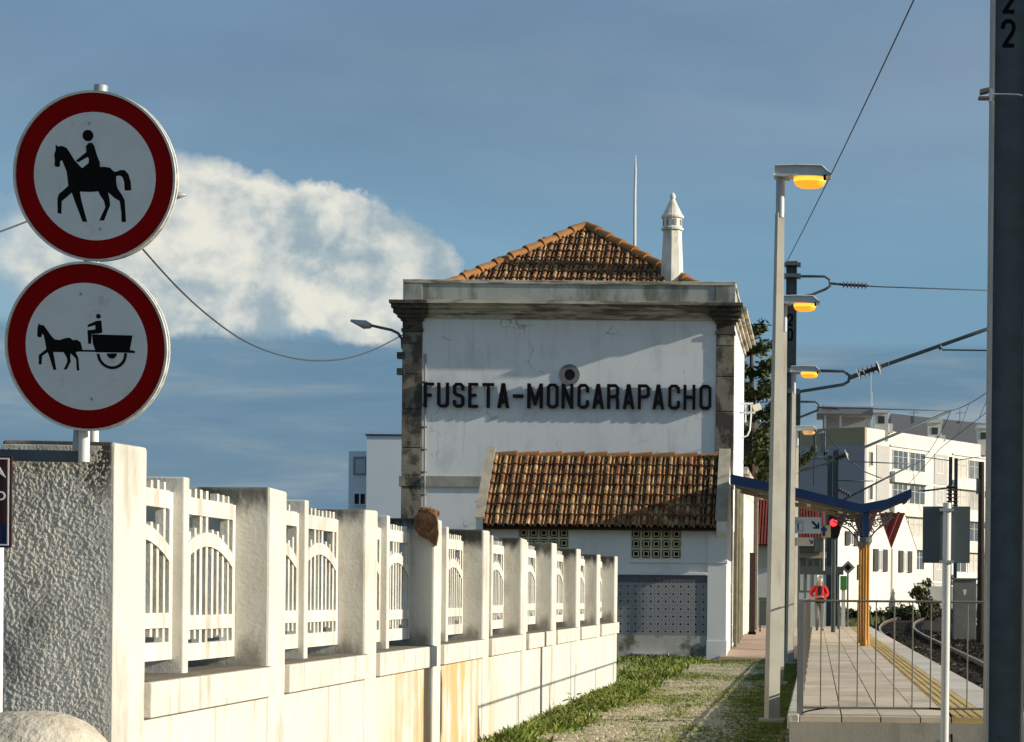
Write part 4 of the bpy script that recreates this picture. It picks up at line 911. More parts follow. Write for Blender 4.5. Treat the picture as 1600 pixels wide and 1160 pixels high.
wire_px('overhead_cable', [P(-120, 405, 26), P(0, 362, 28), P(40, 347, 28.6), P(150, 305, LY)], .014, 'cable entering at the left edge behind the upper round sign')
# ------------------------------------------------------------------ fences on the platform
FEN = mat('fence_steel', (.22, .20, .16), .6, .2, var=.2, vs=6)
ff = thing('mesh_fence', 'thin wire fence across the near end of the platform', 'fence', (.9, 18.95, PZ))
FYY = 18.95; zt_, zb_ = 1.415, P(1300, 1106, FYY).z
xe = 2.6
MB().tube([(-.14, FYY, zt_), (xe, FYY, zt_)], .011, 8).build('top_rail', FEN, ff); MB().tube([(-.14, FYY, zb_), (xe, FYY, zb_)], .011, 8).build('bottom_rail', FEN, ff)
mbar = pmesh('fence_bar', MB().tube([(0, 0, zb_), (0, 0, zt_)], .0065, 6), FEN)
for k in range(16):
    x = PX(1283.5+28.6*k, FYY)
    if x < xe: inst('fence_bar', mbar, ff, (x, FYY, 0))
MB().box(-.175, -.115, FYY-.03, FYY+.03, .10, zt_+.01).build('post', mat('fence_post_grey', (.24, .245, .24), .5, .3, var=.15), ff)
MB().tube([(-.12, FYY-.03, PZ+.03), (-.07, FYY-.04, zb_-.03), (.03, FYY-.03, zb_-.012), (.1, FYY-.02, zb_)], .008, 6).build('cable_stub', BLACK, ff)
MB().tube([(1.04, FYY, zb_), (1.2, FYY-.03, zb_-.008), (1.25, FYY-.05, zb_-.06), (1.25, FYY-.2, .1)], .010, 6).build('cable_stub', BLACK, ff)
sf = thing('side_fence', 'fence seen end-on along the path side of the platform', 'fence', (-.12, 32, PZ))
for z in (zt_, zb_): MB().tube([(-.145, 19.0, z), (-.145, 45, z)], .012, 6).build('rail', FEN, sf)
msb = pmesh('fence_bar', MB().tube([(0, 0, zb_), (0, 0, zt_)], .005, 5), FEN)
for k in range(26): inst('fence_bar', msb, sf, (-.145, 19.4+k*.51, 0))
for k in range(1, 11): MB().box(-.16, -.13, 19+k*2.55-.025, 19+k*2.55+.025, .2, zt_).build('post', FEN, sf)
# sign plates seen from behind on a bright pole
sy0 = 16.85
sp = thing('platform_sign', 'two grey sign backs on a bright pole in front of the platform fence', 'sign', (PX(1479, sy0), sy0, 0))
MB().tube([(PX(1477.5, sy0), sy0, -.05), P(1480, 786, sy0)], .034, 16).build('pole', mat('bright_galvanised', (.66, .66, .62), .5, .1, var=.08), sp, smooth=True, auto=True)
PLT = mat('sign_back_slate', (.10, .125, .13), .55, .1, var=.12)
for a, b in ((1442.5, 1476), (1484, 1516)):
    A, B = P(a, 791, sy0), P(b, 880, sy0); MB().box(A.x, B.x, sy0+.04, sy0+.055, B.z, A.z).build('sign_plate', PLT, sp, bev=.003)
for py in (797, 878): A, B = P(1468, py, sy0), P(1490, py, sy0); MB().box(A.x, B.x, sy0-.04, sy0+.038, A.z-.012, A.z+.012).build('clamp', GALV, sp)
# ------------------------------------------------------------------ canopy
CYA, CYB = 46.0, 49.8
cn = thing('platform_canopy', 'blue butterfly canopy with scrolled iron brackets on ochre columns', 'canopy', (1.07, CYA, PZ))
prof = [P(a, b, CYA) for a, b in ((1141, 750), (1230, 768), (1345, 797), (1386, 789), (1421, 774))]
top = [(p.x, p.z+.10) for p in prof]; bot = [(p.x, p.z) for p in prof]
MB().prism(top+bot[::-1], XZ(CYA), .06, CYB-CYA).build('roof_sheet', mat('canopy_sheet', (.05, .055, .06), .7, var=.2), cn)
fas = [(p.x, p.z+.13) for p in prof]+[(p.x, p.z-.09+.01*i) for i, p in enumerate(prof)][::-1]
MB().prism(fas, XZ(CYA), 0, .055).build('fascia', BLUEP, cn)
MB().box(prof[-1].x-.0, prof[-1].x+.05, CYA+.056, CYB, prof[-1].z-.04, prof[-1].z+.14).build('gutter', BLUEP, cn)
CRM = mat('cream_beam', (.45, .40, .27), .7, var=.15)
for y in (CYA+.35, CYB-.3): MB().bar((prof[0].x+.1, y, prof[0].z-.07), (prof[2].x-.1, y, prof[2].z-.055), .08, .10).build('beam', CRM, cn)
for x in (-1.1, -.2, .55): MB().box(x-.05, x+.05, CYA+.06, CYB, prof[0].z-.06+(x-prof[0].x)/(prof[2].x-prof[0].x)*(prof[2].z-prof[0].z), prof[0].z+.02+(x-prof[0].x)/(prof[2].x-prof[0].x)*(prof[2].z-prof[0].z)).build('purlin', CRM, cn)
def spiral(c_, r0, r1, turns, a0, y, n=26): return [(c_[0]+(r0+(r1-r0)*i/n)*math.cos(a0+turns*6.283*i/n), y, c_[1]+(r0+(r1-r0)*i/n)*math.sin(a0+turns*6.283*i/n)) for i in range(n+1)]
for y in (CYA+.22, CYA+3.3):
    xk = PX(1352, CYA+.22)
    cl = None
    for dx, dy in ((-.062, 0), (.062, 0), (0, -.062), (0, .065)):
        cl = MB().lathe([(.05, PZ), (.05, PZ+.12), (.034, PZ+.15), (.029, 2.6), (.042, 2.64), (.042, 2.72)], (xk+dx, y+dy, 0), 10).build('column', ORANGEP, cn, smooth=True, auto=True)
    MB().box(xk-.07, xk+.07, y-.07, y+.07, 2.72, prof[2].z-.02).build('column_head', BLUEP, cn)
    MB().lathe([(.08, 2.60), (.14, 2.70), (.15, 2.78), (.10, 2.80)], (xk, y, 0), 12).build('capital', IRON, cn)
    for sgn, ln_ in ((-1, .72), (1, .62)):
        b = MB(); zc = 2.78; zt3 = prof[2].z+.0
        b.tube([(xk+sgn*.07, y, 2.72), (xk+sgn*.16, y, 2.88), (xk+sgn*.34, y, 3.08), (xk+sgn*ln_, y, 3.28)], .020, 6)
        b.tube([(xk+sgn*.09, y, zt3-.14), (xk+sgn*ln_*.98, y, zt3-.09+.05*(sgn > 0))], .022, 6)
        for cxx, czz, rr in ((.17, 3.14, .085), (.31, 3.2, .07), (.44, 3.235, .055), (.55, 3.27, .045), (.15, 2.96, .05)): b.tube(spiral((xk+sgn*cxx, czz), rr, rr*.25, 1.4*sgn, 1.2, y), .013, 5)
        b.build('scroll_bracket', IRON, cn)
# direction signs under the canopy
def dirsign(a, b, ztop, zbot, y, lab, scale=1.):
    A, B = P(a, ztop, y), P(b, zbot, y); t = thing('direction_sign', lab, 'sign', ((A.x+B.x)/2, y, B.z)); h = A.z-B.z; fl = XZ(y)
    MB().box(A.x, B.x, y, y+.05, B.z, A.z).build('panel', WHITE, t)
    for x in (A.x+.08, B.x-.08): MB().tube([(x, y+.025, A.z), (x, y+.025, A.z+.30)], .01, 5).build('hanger', GALV, t)
    NB = mat('sign_blue', (.012, .03, .13), .5, var=.05)
    bx, bz, s = A.x+.12*h, B.z+.14*h, .62*h
    mb = MB(); w = .025*h
    mb.box(bx, bx+s, y-.003, y-.0002, bz, bz+w).box(bx, bx+s, y-.003, y-.0002, bz+s-w, bz+s).box(bx, bx+w, y-.003, y-.0002, bz+w, bz+s-w).box(bx+s-w, bx+s, y-.003, y-.0002, bz+w, bz+s-w)
    mb.strip([(bx+s*.40, bz+s*.52), (bx+s*.52, bz+s*.62), (bx+s*.52, bz+s*.12)], .08*h, fl, -.003, -.0002)
    mb.box(bx+s*.2, bx+s*.8, y-.003, y-.0002, bz+s*.76, bz+s*.82); mb.build('platform_number', NB, t)
    c_ = Vector((B.x-.30*h, B.z+.50*h)); u = Vector((.7071, -.7071)); v = Vector((.7071, .7071))
    ar = [(-.30, .07), (.02, .07), (.02, .0), (.10, .22), (.10, .24)]
    ar = [(-.34, -.075), (.06, -.075), (-.07, -.24), (.06, -.24), (.30, 0), (.06, .24), (-.07, .24), (.06, .075), (-.34, .075)]
    MB().prism([tuple(c_+u*p*h+v*q_*h) for p, q_ in ar], fl, -.003, -.0002).build('arrow', NB, t)
dirsign(1236, 1282.5, 808, 834, 46.35, 'larger white sign with number 1 and blue arrow under the canopy')
MB_ = dirsign(1234, 1271.5, 840, 853.5, 49.5, 'smaller white sign with number 1 just below the larger one')
y = 46.6; A, B = P(1283, 820, y), P(1298, 840, y); t = thing('arrow_sign', 'small cream sign with an upward blue arrow beside the red signal', 'sign', (A.x, y, B.z)); fl = XZ(y)
MB().box(A.x, B.x, y, y+.04, B.z, A.z).build('panel', CRM, t); x, z = P(1287.5, 838, y).x, B.z
MB().prism([(x-.03, z+.03), (x+.03, z+.03), (x+.03, z+.16), (x+.07, z+.14), (x+.07, z+.19), (x, z+.26), (x-.07, z+.19), (x-.07, z+.14), (x-.03, z+.16)], fl, -.004, -.0003).build('arrow', MT['sign_blue'], t)
MB().tube([(x-.0, y+.06, 3.4), (x, y+.06, P(1285, 892, y).z)], .022, 8).build('white_pole', WHITE, t)
# signal with a red light
y = 64; t = thing('railway_signal', 'black railway signal showing a red light beside the canopy column', 'signal', (PX(1302, y), y, PZ))
fl = XZ(y); A, B = P(1296, 797, y), P(1312.5, 842, y)
w2 = (B.x-A.x)/2; cxs = (A.x+B.x)/2
MB().prism([(A.x, A.z), (B.x, A.z), (B.x, B.z+.18), (cxs+.1, B.z), (cxs-.1, B.z), (A.x, B.z+.18)], fl, 0, .04).build('backboard', BLACK, t)
lp = P(1302.5, 817, y); h = MB().lathe([(.13, 0), (.14, .16), (.12, .16), (.12, 0)], (lp.x, y-.001, lp.z), 16, (0, -1, 0)).build('light_hood', BLACK, t)
MB().lathe([(.125, .0), (.11, .05), (.05, .07)], (lp.x, y-.002, lp.z), 16, (0, -1, 0)).build('red_light', mat('red_lamp', (1., .03, .04), .4, var=0, emis=2.5), h)
MB().tube([(cxs-.02, y+.1, PZ), (cxs-.02, y+.1, A.z)], .07, 10).build('post', GREENM, t, smooth=True, auto=True)
MB().box(PX(1272, y), PX(1288, y), y+.05, y+.3, P(1280, 862, y).z, P(1280, 840, y).z).build('relay_box', GREENM, t)
# platform furniture
y = 71; t = thing('name_board', 'dark green board seen from behind above the walking person', 'sign', (PX(1284, y), y, PZ)); A, B = P(1250, 885, y), P(1318, 898.5, y)
MB().box(A.x, B.x, y, y+.05, B.z, A.z).build('board', GREENM, t)
for px in (1258, 1310): MB().tube([(PX(px, y), y+.08, PZ), (PX(px, y), y+.08, A.z)], .035, 8).build('post', GREENM, t)
y = 76; t = thing('diamond_sign', 'small grey diamond-shaped railway sign on a slim post', 'sign', (PX(1325, y), y, gz(y))); p = P(1325, 887, y); r = 11*y/F
MB().prism([(p.x, p.z+r), (p.x+r, p.z), (p.x, p.z-r), (p.x-r, p.z)], XZ(y), 0, .03).build('plate', mat('diamond_grey', (.20, .21, .20), .6, var=.2), t)
MB().prism([(p.x, p.z+r*.5), (p.x+r*.5, p.z), (p.x, p.z-r*.5), (p.x-r*.5, p.z)], XZ(y), -.006, -.001).build('symbol', BLACK, t)
MB().tube([(p.x, y+.06, gz(y)), (p.x, y+.06, p.z)], .035, 8).build('post', MAST, t)
A, B = P(1313, 900, 78), P(1323, 922, 78); t = thing('green_sign', 'bright green panel below the diamond sign', 'sign', (A.x, 78, gz(78)))
MB().box(A.x, B.x, 78, 78.15, B.z, A.z).build('panel', mat('bright_green', (.05, .28, .05), .6, var=.1), t); MB().box(A.x+.05, B.x-.05, 78.02, 78.12, gz(78), B.z).build('stand', FARW, t)
y = 64; t = thing('litter_bin', 'dark green litter bin beside the station wall', 'bin', (PX(1194, y), y, .34)); x = PX(1194, y)
MB().box(x-.15, x+.16, y-.15, y+.15, .55, 1.33).build('body', GREENM, t, bev=.02); MB().box(x-.17, x+.18, y-.17, y+.17, 1.34, 1.42).build('lid', GREENM, t, bev=.02)
for s in (-1, 1): MB().box(x+s*.12-.02, x+s*.12+.02, y-.02, y+.02, .34, .55).build('leg', BLACK, t)
y = 60; x = PX(1175.5, y); t = thing('information_post', 'dark brown upright post against the sunlit station wing', 'post', (x, y, .34))
MB().box(x-.085, x+.085, y-.1, y+.1, .34, P(1175, 864, y).z).build('post', mat('dark_brown_paint', (.035, .022, .016), .6, var=.2), t, bev=.01); MB().box(x-.11, x+.11, y-.13, y+.13, .335, .42).build('foot', BLACK, t)
# relay cabinet across the tracks
y = 85; A, B = P(1491, 906, y), P(1525, 975, y); t = thing('relay_cabinet', 'grey concrete cabinet beside the far track with a white mark', 'cabinet', ((A.x+B.x)/2, y, gz(y)))
CBM = mat('cabinet_grey', (.22, .215, .19), .85, var=.2, vs=2); MB().box(A.x, B.x, y, y+.8, gz(y), A.z).build('body', CBM, t, bev=.01); MB().box(A.x-.05, B.x+.05, y-.05, y+.85, A.z, A.z+.07).build('lid', CBM, t, bev=.01)
p = P(1507, 926, y); MB().prism([(p.x-.07, p.z+.12), (p.x+.09, p.z+.12), (p.x+.06, p.z-.06), (p.x-.02, p.z-.13)], XZ(y), -.004, -.0005).build('white_mark', WHITE, t)
# ------------------------------------------------------------------ houses beyond
WINF = mat('white_window_frame', (.74, .72, .66), .6, var=.05)
GLS = [GLASS, GLASS, mat('curtain_pane', (.42, .40, .35), .4, var=.25, vs=1), mat('blind_pane', (.55, .52, .44), .6, var=.1), mat('grey_pane', (.20, .21, .21), .2, var=.3, vs=.8)]
SHUT = mat('dark_shutter', (.06, .06, .055), .7, var=.2)
def fwin(parent, O, u, n, s0, s1, z0, z1, cols=2, glass=GLASS, frame=WINF, rows=1):
    O, u, n = Vector(O), Vector(u), Vector(n); q = lambda s, z, d: O+u*s+n*d+Vector((0, 0, z))
    cs, cz, hs, hz = (s0+s1)/2, (z0+z1)/2, (s1-s0)/2, (z1-z0)/2; U = Vector((0, 0, 1))
    w = MB(); t_ = min(.07, hs*.2)
    w.obox(q(cs, z1-t_/2, .0), u*hs, n*.06, U*t_/2).obox(q(cs, z0+t_/2, .0), u*hs, n*.06, U*t_/2)
    for k in range(cols+1): w.obox(q(s0+t_/2+(s1-s0-t_)*k/cols, cz, 0), u*t_/2, n*.055, U*(hz-t_))
    for k in range(1, rows+1 if rows > 1 else 1): w.obox(q(cs, z0+(z1-z0)*(.66), 0), u*(hs-t_), n*.05, U*t_*.4)
    o = w.build('window', frame, parent); glass = random.choice(GLS) if glass is GLASS else glass; MB().obox(q(cs, cz, 0), u*(hs-.005), n*.02, U*(hz-.005)).build('pane', glass, o); return o
# apartment block
K0 = P(1352, 668, 180); E = P(1541, 694, 200)
u = Vector((E.x-K0.x, E.y-K0.y, 0)).normalized(); nrm = Vector((u.y, -u.x, 0)); v = -nrm   # u along the sunny front, v into the block
H = K0.z; base = gz(185); O = Vector((K0.x, K0.y, 0))
ab = thing('apartment_block', 'large white block of flats with sunlit front and grey shaded end wall', 'building', (K0.x, K0.y, base))
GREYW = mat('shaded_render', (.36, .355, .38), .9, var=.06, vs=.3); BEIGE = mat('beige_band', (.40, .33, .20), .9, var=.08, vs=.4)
L_, D_ = 34., 12.
def blk(mb, s0, s1, d0, d1, z0, z1): return mb.obox(O+u*(s0+s1)/2+v*(d0+d1)/2+Vector((0, 0, (z0+z1)/2)), u*(s1-s0)/2, v*(d1-d0)/2, (0, 0, (z1-z0)/2))
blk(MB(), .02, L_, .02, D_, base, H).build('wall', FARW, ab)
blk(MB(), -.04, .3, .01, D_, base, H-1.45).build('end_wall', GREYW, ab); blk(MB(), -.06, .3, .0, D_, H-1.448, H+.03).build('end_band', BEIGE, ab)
rec = MB(); bal_ = MB()
for f in range(5):
    z = H-3.4-3.0*f
    fwin(ab, O, u, nrm, .75, 1.4, z+.05, z+1.35, 1, SHUT)
    blk(MB(), 2.0, 4.3, -.06, .05, z-.9, z+2.0).build('recess_panel', mat('recess_shade', (.48, .46, .42), .9, var=.1), ab)  # flat grey panel, the shade of a recess put into its colour
    fwin(ab, O, u, nrm, 4.9, 7.7, z, z+1.8, 3, rows=2); fwin(ab, O, u, nrm, 8.0, 11.0, z, z+1.8, 3, rows=2)
    blk(MB(), 4.4, 12., -.12, -.005, z+2.05, z+2.2).build('floor_slab', FARW, ab)
    blk(MB(), 4.6, 11.4, -.45, -.02, z-1.15, z-.18).build('balcony', FARW, ab)
    blk(MB(), 12.8, 15.4, -.05, .05, z-.9, z+1.9).build('recess_panel', MT['recess_shade'], ab)
    fwin(ab, O, u, nrm, 13.2, 14.6, z+.1, z+1.6, 2); fwin(ab, O, u, nrm, 17.0, 19.4, z-.1, z+1.8, 2, rows=2); fwin(ab, O, u, nrm, 19.7, 22.2, z-.1, z+1.8, 2, rows=2)
    blk(MB(), 16.4, 23.4, -.12, -.005, z+2.05, z+2.2).build('floor_slab', FARW, ab); blk(MB(), 16.6, 23.2, -.45, -.02, z-1.15, z-.3).build('balcony', FARW, ab)
    ac = O+u*23.9+nrm*.25+Vector((0, 0, z-1.2)); MB().obox(ac, u*.4, nrm*.2, (0, 0, .35)).build('air_conditioner', SHUT, ab)
# things on the flat roof
pl = MB(); a, b = P(1276, 650, 184), P(1364, 650, 184); ph_ = MB().box(a.x, b.x, 183, 190, P(1320, 648, 184).z, P(1320, 637.5, 184).z).build('roof_slab', mat('slab_grey', (.30, .30, .31), .9, var=.25, vs=.8), ab)
for i, px in enumerate((1287, 1311, 1352)): MB().box(PX(px, 184)-.1, PX(px, 184)+.1, 184, 184.2, H-.3, P(px, 648.5, 184).z).build('roof_post', FARW, ab)
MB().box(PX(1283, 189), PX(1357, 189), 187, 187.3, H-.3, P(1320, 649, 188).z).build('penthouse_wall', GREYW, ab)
def stack(px0, px1, pt, pb, y, win=True):
    a, b = P(px0, pt, y), P(px1, pb, y); o = MB().box(a.x, b.x, y, y+1.6, b.z-1.2, a.z-.35).build('roof_stack', FARW, ab)
    MB().box(a.x-.12, b.x+.12, y-.12, y+1.72, a.z-.349, a.z).build('stack_cap', FARW, o)
    c_ = (a.x+b.x)/2; MB().box(c_-.3, c_+.3, y-.03, y+.05, b.z+.35, b.z+1.0).build('stack_opening', SHUT, o)
stack(1366, 1388, 639, 668, 183); stack(1450, 1471, 655, 685, 193); stack(1528, 1546, 664, 692, 199)
for a, b, y in ((1383, 1393, 183.2), (1465, 1475, 192.5), (1448, 1457, 192.5)): MB().box(PX(a, y), PX(b, y), y, y+.6, H-.2, P(a, 662 if y < 190 else 680, y).z).build('roof_unit', WINF, ab)
for px, t0, y in ((1361, 585, 186), (1362.5, 612, 186)): MB().tube([P(px, 640, y), P(px, t0, y)], .03, 5).build('aerial', WHITE, ab)
# brownish block behind the flats
y = 260; a = P(1398, 652, y); bb = thing('far_block', 'dull brown-grey block rising just behind the white flats', 'building', (PX(1480, y), y, gz(y)))
BRG = mat('dull_grey_render', (.36, .34, .34), .9, var=.12, vs=.1); fn = XZ(y)
pts = [P(1392, 646, y), P(1470, 655, y), P(1560, 664, y), P(1620, 672, y)]
MB().prism([(p.x, p.z) for p in pts]+[(pts[-1].x, gz(y)), (pts[0].x, gz(y))], fn, 0, 10).build('wall', BRG, bb)
for px in (1428, 1500):
    p = P(px, 640, y); MB().tube([(p.x, y, pts[1].z-.5), (p.x, y, p.z)], .05, 5).tube([(p.x-.6, y, p.z-.5), (p.x+.6, y, p.z-.4)], .03, 4).build('aerial', MAST, bb)
# three-gabled white house
A0, B0 = Vector((P(1303, 933, 140).x, 140, 0)), Vector((P(1432, 933, 155).x, 155, 0)); u2 = (B0-A0).normalized(); n2 = Vector((u2.y, -u2.x, 0)); v2 = -n2; LL = (B0-A0).length; gw = LL/3
hs = thing('gabled_house', 'white house with three pointed gables and red roofs beyond the curve', 'house', (A0.x, A0.y, gz(145)))
bz_ = gz(145); zv, zpk = P(1394, 858, 150).z, P(1413, 804, 153).z
q3 = lambda s, z, d: A0+u2*s+v2*d+Vector((0, 0, z))
poly = [(0, bz_), (LL, bz_)]
for k in (2, 1, 0): poly += [((k+1)*gw, zv), ((k+.5)*gw, zpk)]
poly += [(0, zv)]
HW = mat('house_white', (.72, .70, .61), .9, var=.06, vs=.6, stain=(.55, .45, .28), sa=.5, ss=(.5, .5, .25), sr_=(.55, .8))
MB().prism(poly, lambda s, z, d: q3(s, z, d), 0, 9).build('wall', HW, hs)
for k in range(3):
    for sg in (-1, 1):
        c0, c1 = (k+.5)*gw, (k+.5+sg*.5)*gw; mb = MB()
        vs = [q3(c0, zpk+.10, -.02), q3(c1, zv+.10, -.02), q3(c1, zv+.10, 9), q3(c0, zpk+.10, 9)]; vs += [w-Vector((0, 0, .09)) for w in vs]
        r_ = mb.add(vs, [(0, 1, 2, 3), (4, 5, 6, 7), (0, 1, 5, 4), (1, 2, 6, 5), (2, 3, 7, 6), (3, 0, 4, 7)]).build('roof', REDT, hs)
        rb_ = MB()
        for j in range(1, 18): rb_.bar(Vector(vs[0]).lerp(vs[3], j/18)+Vector((0, 0, .05)), Vector(vs[1]).lerp(vs[2], j/18)+Vector((0, 0, .05)), .18, .07)
        rb_.build('tile_rib', REDT, r_)
def hwin(s, z0, z1, w):
    o = fwin(hs, A0, u2, n2, s-w/2, s+w/2, z0, z1, 2)
    for sg in (-1, 1): MB().obox(A0+u2*(s+sg*w*.98)+n2*.08+Vector((0, 0, (z0+z1)/2)), u2*w*.45, n2*.03, (0, 0, (z1-z0)/2+.05)).build('shutter', SHUT, o)
zz0, zz1 = P(1380, 893, 151).z, P(1380, 861, 151).z
hwin(gw*1.58, zz0, zz1, .95); hwin(gw*2.52, zz0, zz1, .95); hwin(gw*.55, P(1330, 852, 143).z, P(1330, 832, 143).z, .8); hwin(gw*.95, P(1345, 905, 145).z, P(1345, 884, 145).z, .7)
for s in (gw*1.02, gw*2.0): MB().tube([A0+u2*s+n2*.08+Vector((0, 0, bz_)), A0+u2*s+n2*.08+Vector((0, 0, zv))], .05, 5).build('downpipe', mat('pipe_tan', (.45, .36, .22), .8, var=.1), hs)
# red-roofed low building behind the platform
y = 108; rbl = thing('red_roof_building', 'low cream building with red ribbed roof behind the platform', 'building', (PX(1230, y), y, gz(y)))
x0, x1 = PX(1150, y), PX(1290, y); ze_, zr_ = P(1220, 853, y).z, P(1220, 782, y+4).z
CREAMW = mat('cream_render', (.62, .52, .37), .9, var=.1, vs=.6)
MB().box(x0, x1, y, y+8, gz(y), ze_).build('wall', CREAMW, rbl); MB().box(x0-.03, x1+.03, y-.04, y+.2, gz(y), P(1220, 888, y).z).build('lower_wall', FARW, rbl)
rf = MB().add([(x0-.2, y-.3, ze_), (x1+.2, y-.3, ze_), (x1+.2, y+4, zr_), (x0-.2, y+4, zr_), (x0-.2, y+8.3, ze_), (x1+.2, y+8.3, ze_)], [(0, 1, 2, 3), (3, 2, 5, 4), (0, 3, 4), (1, 5, 2), (0, 4, 5, 1)]).build('roof', mat('roof_dark_red', (.09, .022, .016), .85, var=.3), rbl)
nrb = 30
for k in range(nrb):
    x = x0+(x1-x0)*(k+.5)/nrb; MB().bar((x, y-.32, ze_+.03), (x, y+3.97, zr_+.03), .085, .10).build('tile_row', REDT, rf)
fwin(rbl, (PX(1248, y), y, 0), (1, 0, 0), (0, -1, 0), 0, 1.5, P(1260, 925, y).z, P(1260, 872, y).z, 4, mat('olive_glass', (.20, .21, .15), .4, var=.2), OL)
MB().box(PX(1238, y-.1), PX(1292, y-.1), y-.5, y-.05, ze_-.32, ze_-.1).build('eave_board', SHUT, rbl)
# dark shed roof between station wing and lamps
y = 78; sh_ = thing('goods_shed', 'dark open shed with pale sloping barge board behind the station', 'shed', (PX(1190, y), y, .2))
a, b = P(1152, 648, y), P(1232, 690, y); MB().bar(a, b, .14, .34).build('barge_board', mat('barge_grey', (.34, .34, .33), .8, var=.15), sh_)
zs_ = P(1190, 750, y).z; MB().prism([(a.x, a.z-.2), (b.x, b.z-.2), (b.x, zs_), (a.x, zs_)], XZ(y), .4, 9).build('dark_interior', mat('shed_inner_shade', (.022, .018, .015), .95, var=.3), sh_)  # solid dark block standing for the shade inside the open shed
MB().bar(P(1160, 752, y-.1), P(1205, 708, y-.1), .12, .12).build('brace', GALV, sh_)
for px in (1163, 1229): MB().bar(P(px, 690, y+.5), Vector((PX(px, y), y+.5, .2)), .16, .16).build('post', MT['barge_grey'], sh_)
for px in range(1188, 1232, 6): MB().tube([P(px, 655, y+.1), P(px, 676+(px-1188)*.4, y+.1)], .02, 4).build('railing_bar', GALV, sh_)
MB().tube([P(1186, 655, y+.1), P(1232, 655, y+.1)], .025, 4).build('railing_top', GALV, sh_)
# pale house left of the station
y = 75; ph = thing('pale_house', 'pale blue-white flat-roofed house left of the station corner', 'house', (PX(590, y), y, 0))
PALE = mat('pale_render', (.74, .79, .82), .9, var=.05, vs=.5)
a, b = P(573, 681, y), P(660, 800, y); MB().box(a.x, b.x, y, y+6, 0, a.z).build('wall', PALE, ph); MB().box(a.x-.04, b.x, y-.05, y+6.05, a.z, a.z+.06).build('roof_edge', SHUT, ph)
a2 = P(545, 705, y+.6); MB().box(a2.x, a.x-.005, y+.6, y+5, 0, a2.z).build('side_block', PALE, ph)
fwin(ph, (P(551, 0, y+.6).x*0+PX(551, y+.6), y+.6, 0), (1, 0, 0), (0, -1, 0), 0, .48, P(560, 742, y+.6).z, P(560, 714, y+.6).z, 1, mat('sky_glass', (.45, .50, .54), .12, var=.1, spec=.8), mat('grey_frame', (.25, .27, .30), .6, var=.05))  # upper pane: reflected sky is put into the glass colour
fwin(ph, (PX(551, y+.6), y+.6, 0), (1, 0, 0), (0, -1, 0), 0, .48, P(560, 790, y+.6).z, P(560, 770, y+.6).z, 2, DARK, PALE)
# ------------------------------------------------------------------ trees and shrubs
LEAFP = mat('conifer_needles', (.075, .10, .026), .7, var=.5, vs=1.2, col2=(.13, .13, .035), c2r=(.5, .62), c2s=.9)
LEAFD = mat('shrub_leaves', (.055, .075, .022), .7, var=.45, vs=2., col2=(.14, .13, .04), c2r=(.5, .65), c2s=1.)
BARK = mat('bark', (.10, .075, .05), .95, var=.3, vs=4)
def leafq(mb, p, s):
    d = Vector((random.gauss(0, 1), random.gauss(0, 1), random.gauss(0, .8))).normalized(); e = d.cross(Vector((random.gauss(0, 1), random.gauss(0, 1), 1))).normalized()
    n = len(mb.v); mb.v += [p-d*s, p+e*s*.45, p+d*s, p-e*s*.45]; mb.f += [(n, n+1, n+2, n+3)]
def conifer(x, y, z0, z1, rad, lab):
    t = thing('pine_tree', lab, 'tree', (x, y, z0)); tb, cb = MB(), MB()
    tb.tube([(x, y, z0), (x+.1, y, (z0+z1)/2), (x, y, z1)], [.28, .18, .03], 8)
    zz_ = z0+5.2
    while zz_ < z1-.2:
        f = (zz_-z0)/(z1-z0); nb = 6; L = rad*(1-f**2.2*.75)*random.uniform(.8, 1.1)
        for i in range(nb):
            a = i*6.283/nb+random.uniform(-.4, .4); Lb = L*random.uniform(.65, 1.1); pts = []
            for k in range(7):
                s = k/6; pts.append(Vector((x+math.cos(a)*Lb*s, y+math.sin(a)*Lb*s, zz_+Lb*(.12*s+.42*s**3))))
            tb.tube(pts, [.05*(1-k/7.5) for k in range(7)], 5, False)
            for _ in range(int(130*Lb)):
                s = random.uniform(.22, 1.02)**.8; k = min(5, int(s*6)); p = pts[k].lerp(pts[k+1], min(1.2, s*6-k))
                leafq(cb, p+Vector((random.gauss(0, .13), random.gauss(0, .13), random.gauss(.05, .10)))*(1.15-.5*s), random.uniform(.06, .14))
        zz_ += random.uniform(.6, .85)
    tb.build('trunk', BARK, t); cb.build('crown', LEAFP, t)
conifer(PX(1170, 68), 68, 0, P(1175, 512, 68).z, 2.5, 'dark green conifer with upturned branches right of the station')
def shrub(x, y, z0, rx, h, lab, m=LEAFD, nm='shrub'):
    t = thing(nm, lab, 'shrub', (x, y, z0)); tb, cb = MB(), MB()
    for i in range(6):
        a = random.random()*6.28; tb.tube([(x, y, z0), (x+math.cos(a)*rx*.4, y+math.sin(a)*rx*.4, z0+h*.5), (x+math.cos(a)*rx*.7, y+math.sin(a)*rx*.7, z0+h*.85)], [.06, .04, .015], 5)
    lob = [(Vector((x+random.uniform(-.7, .7)*rx, y+random.uniform(-.5, .5)*rx, z0+h*random.uniform(.3, .85))), random.uniform(.3, .55)*min(rx, h)) for _ in range(9)]
    for c_, r in lob:
        for _ in range(150): leafq(cb, c_+Vector((random.gauss(0, 1), random.gauss(0, 1), random.gauss(0, .8))).normalized()*r*random.random()**.4, random.uniform(.08, .17))
    tb.build('stem', BARK, t); cb.build('foliage', m, t)
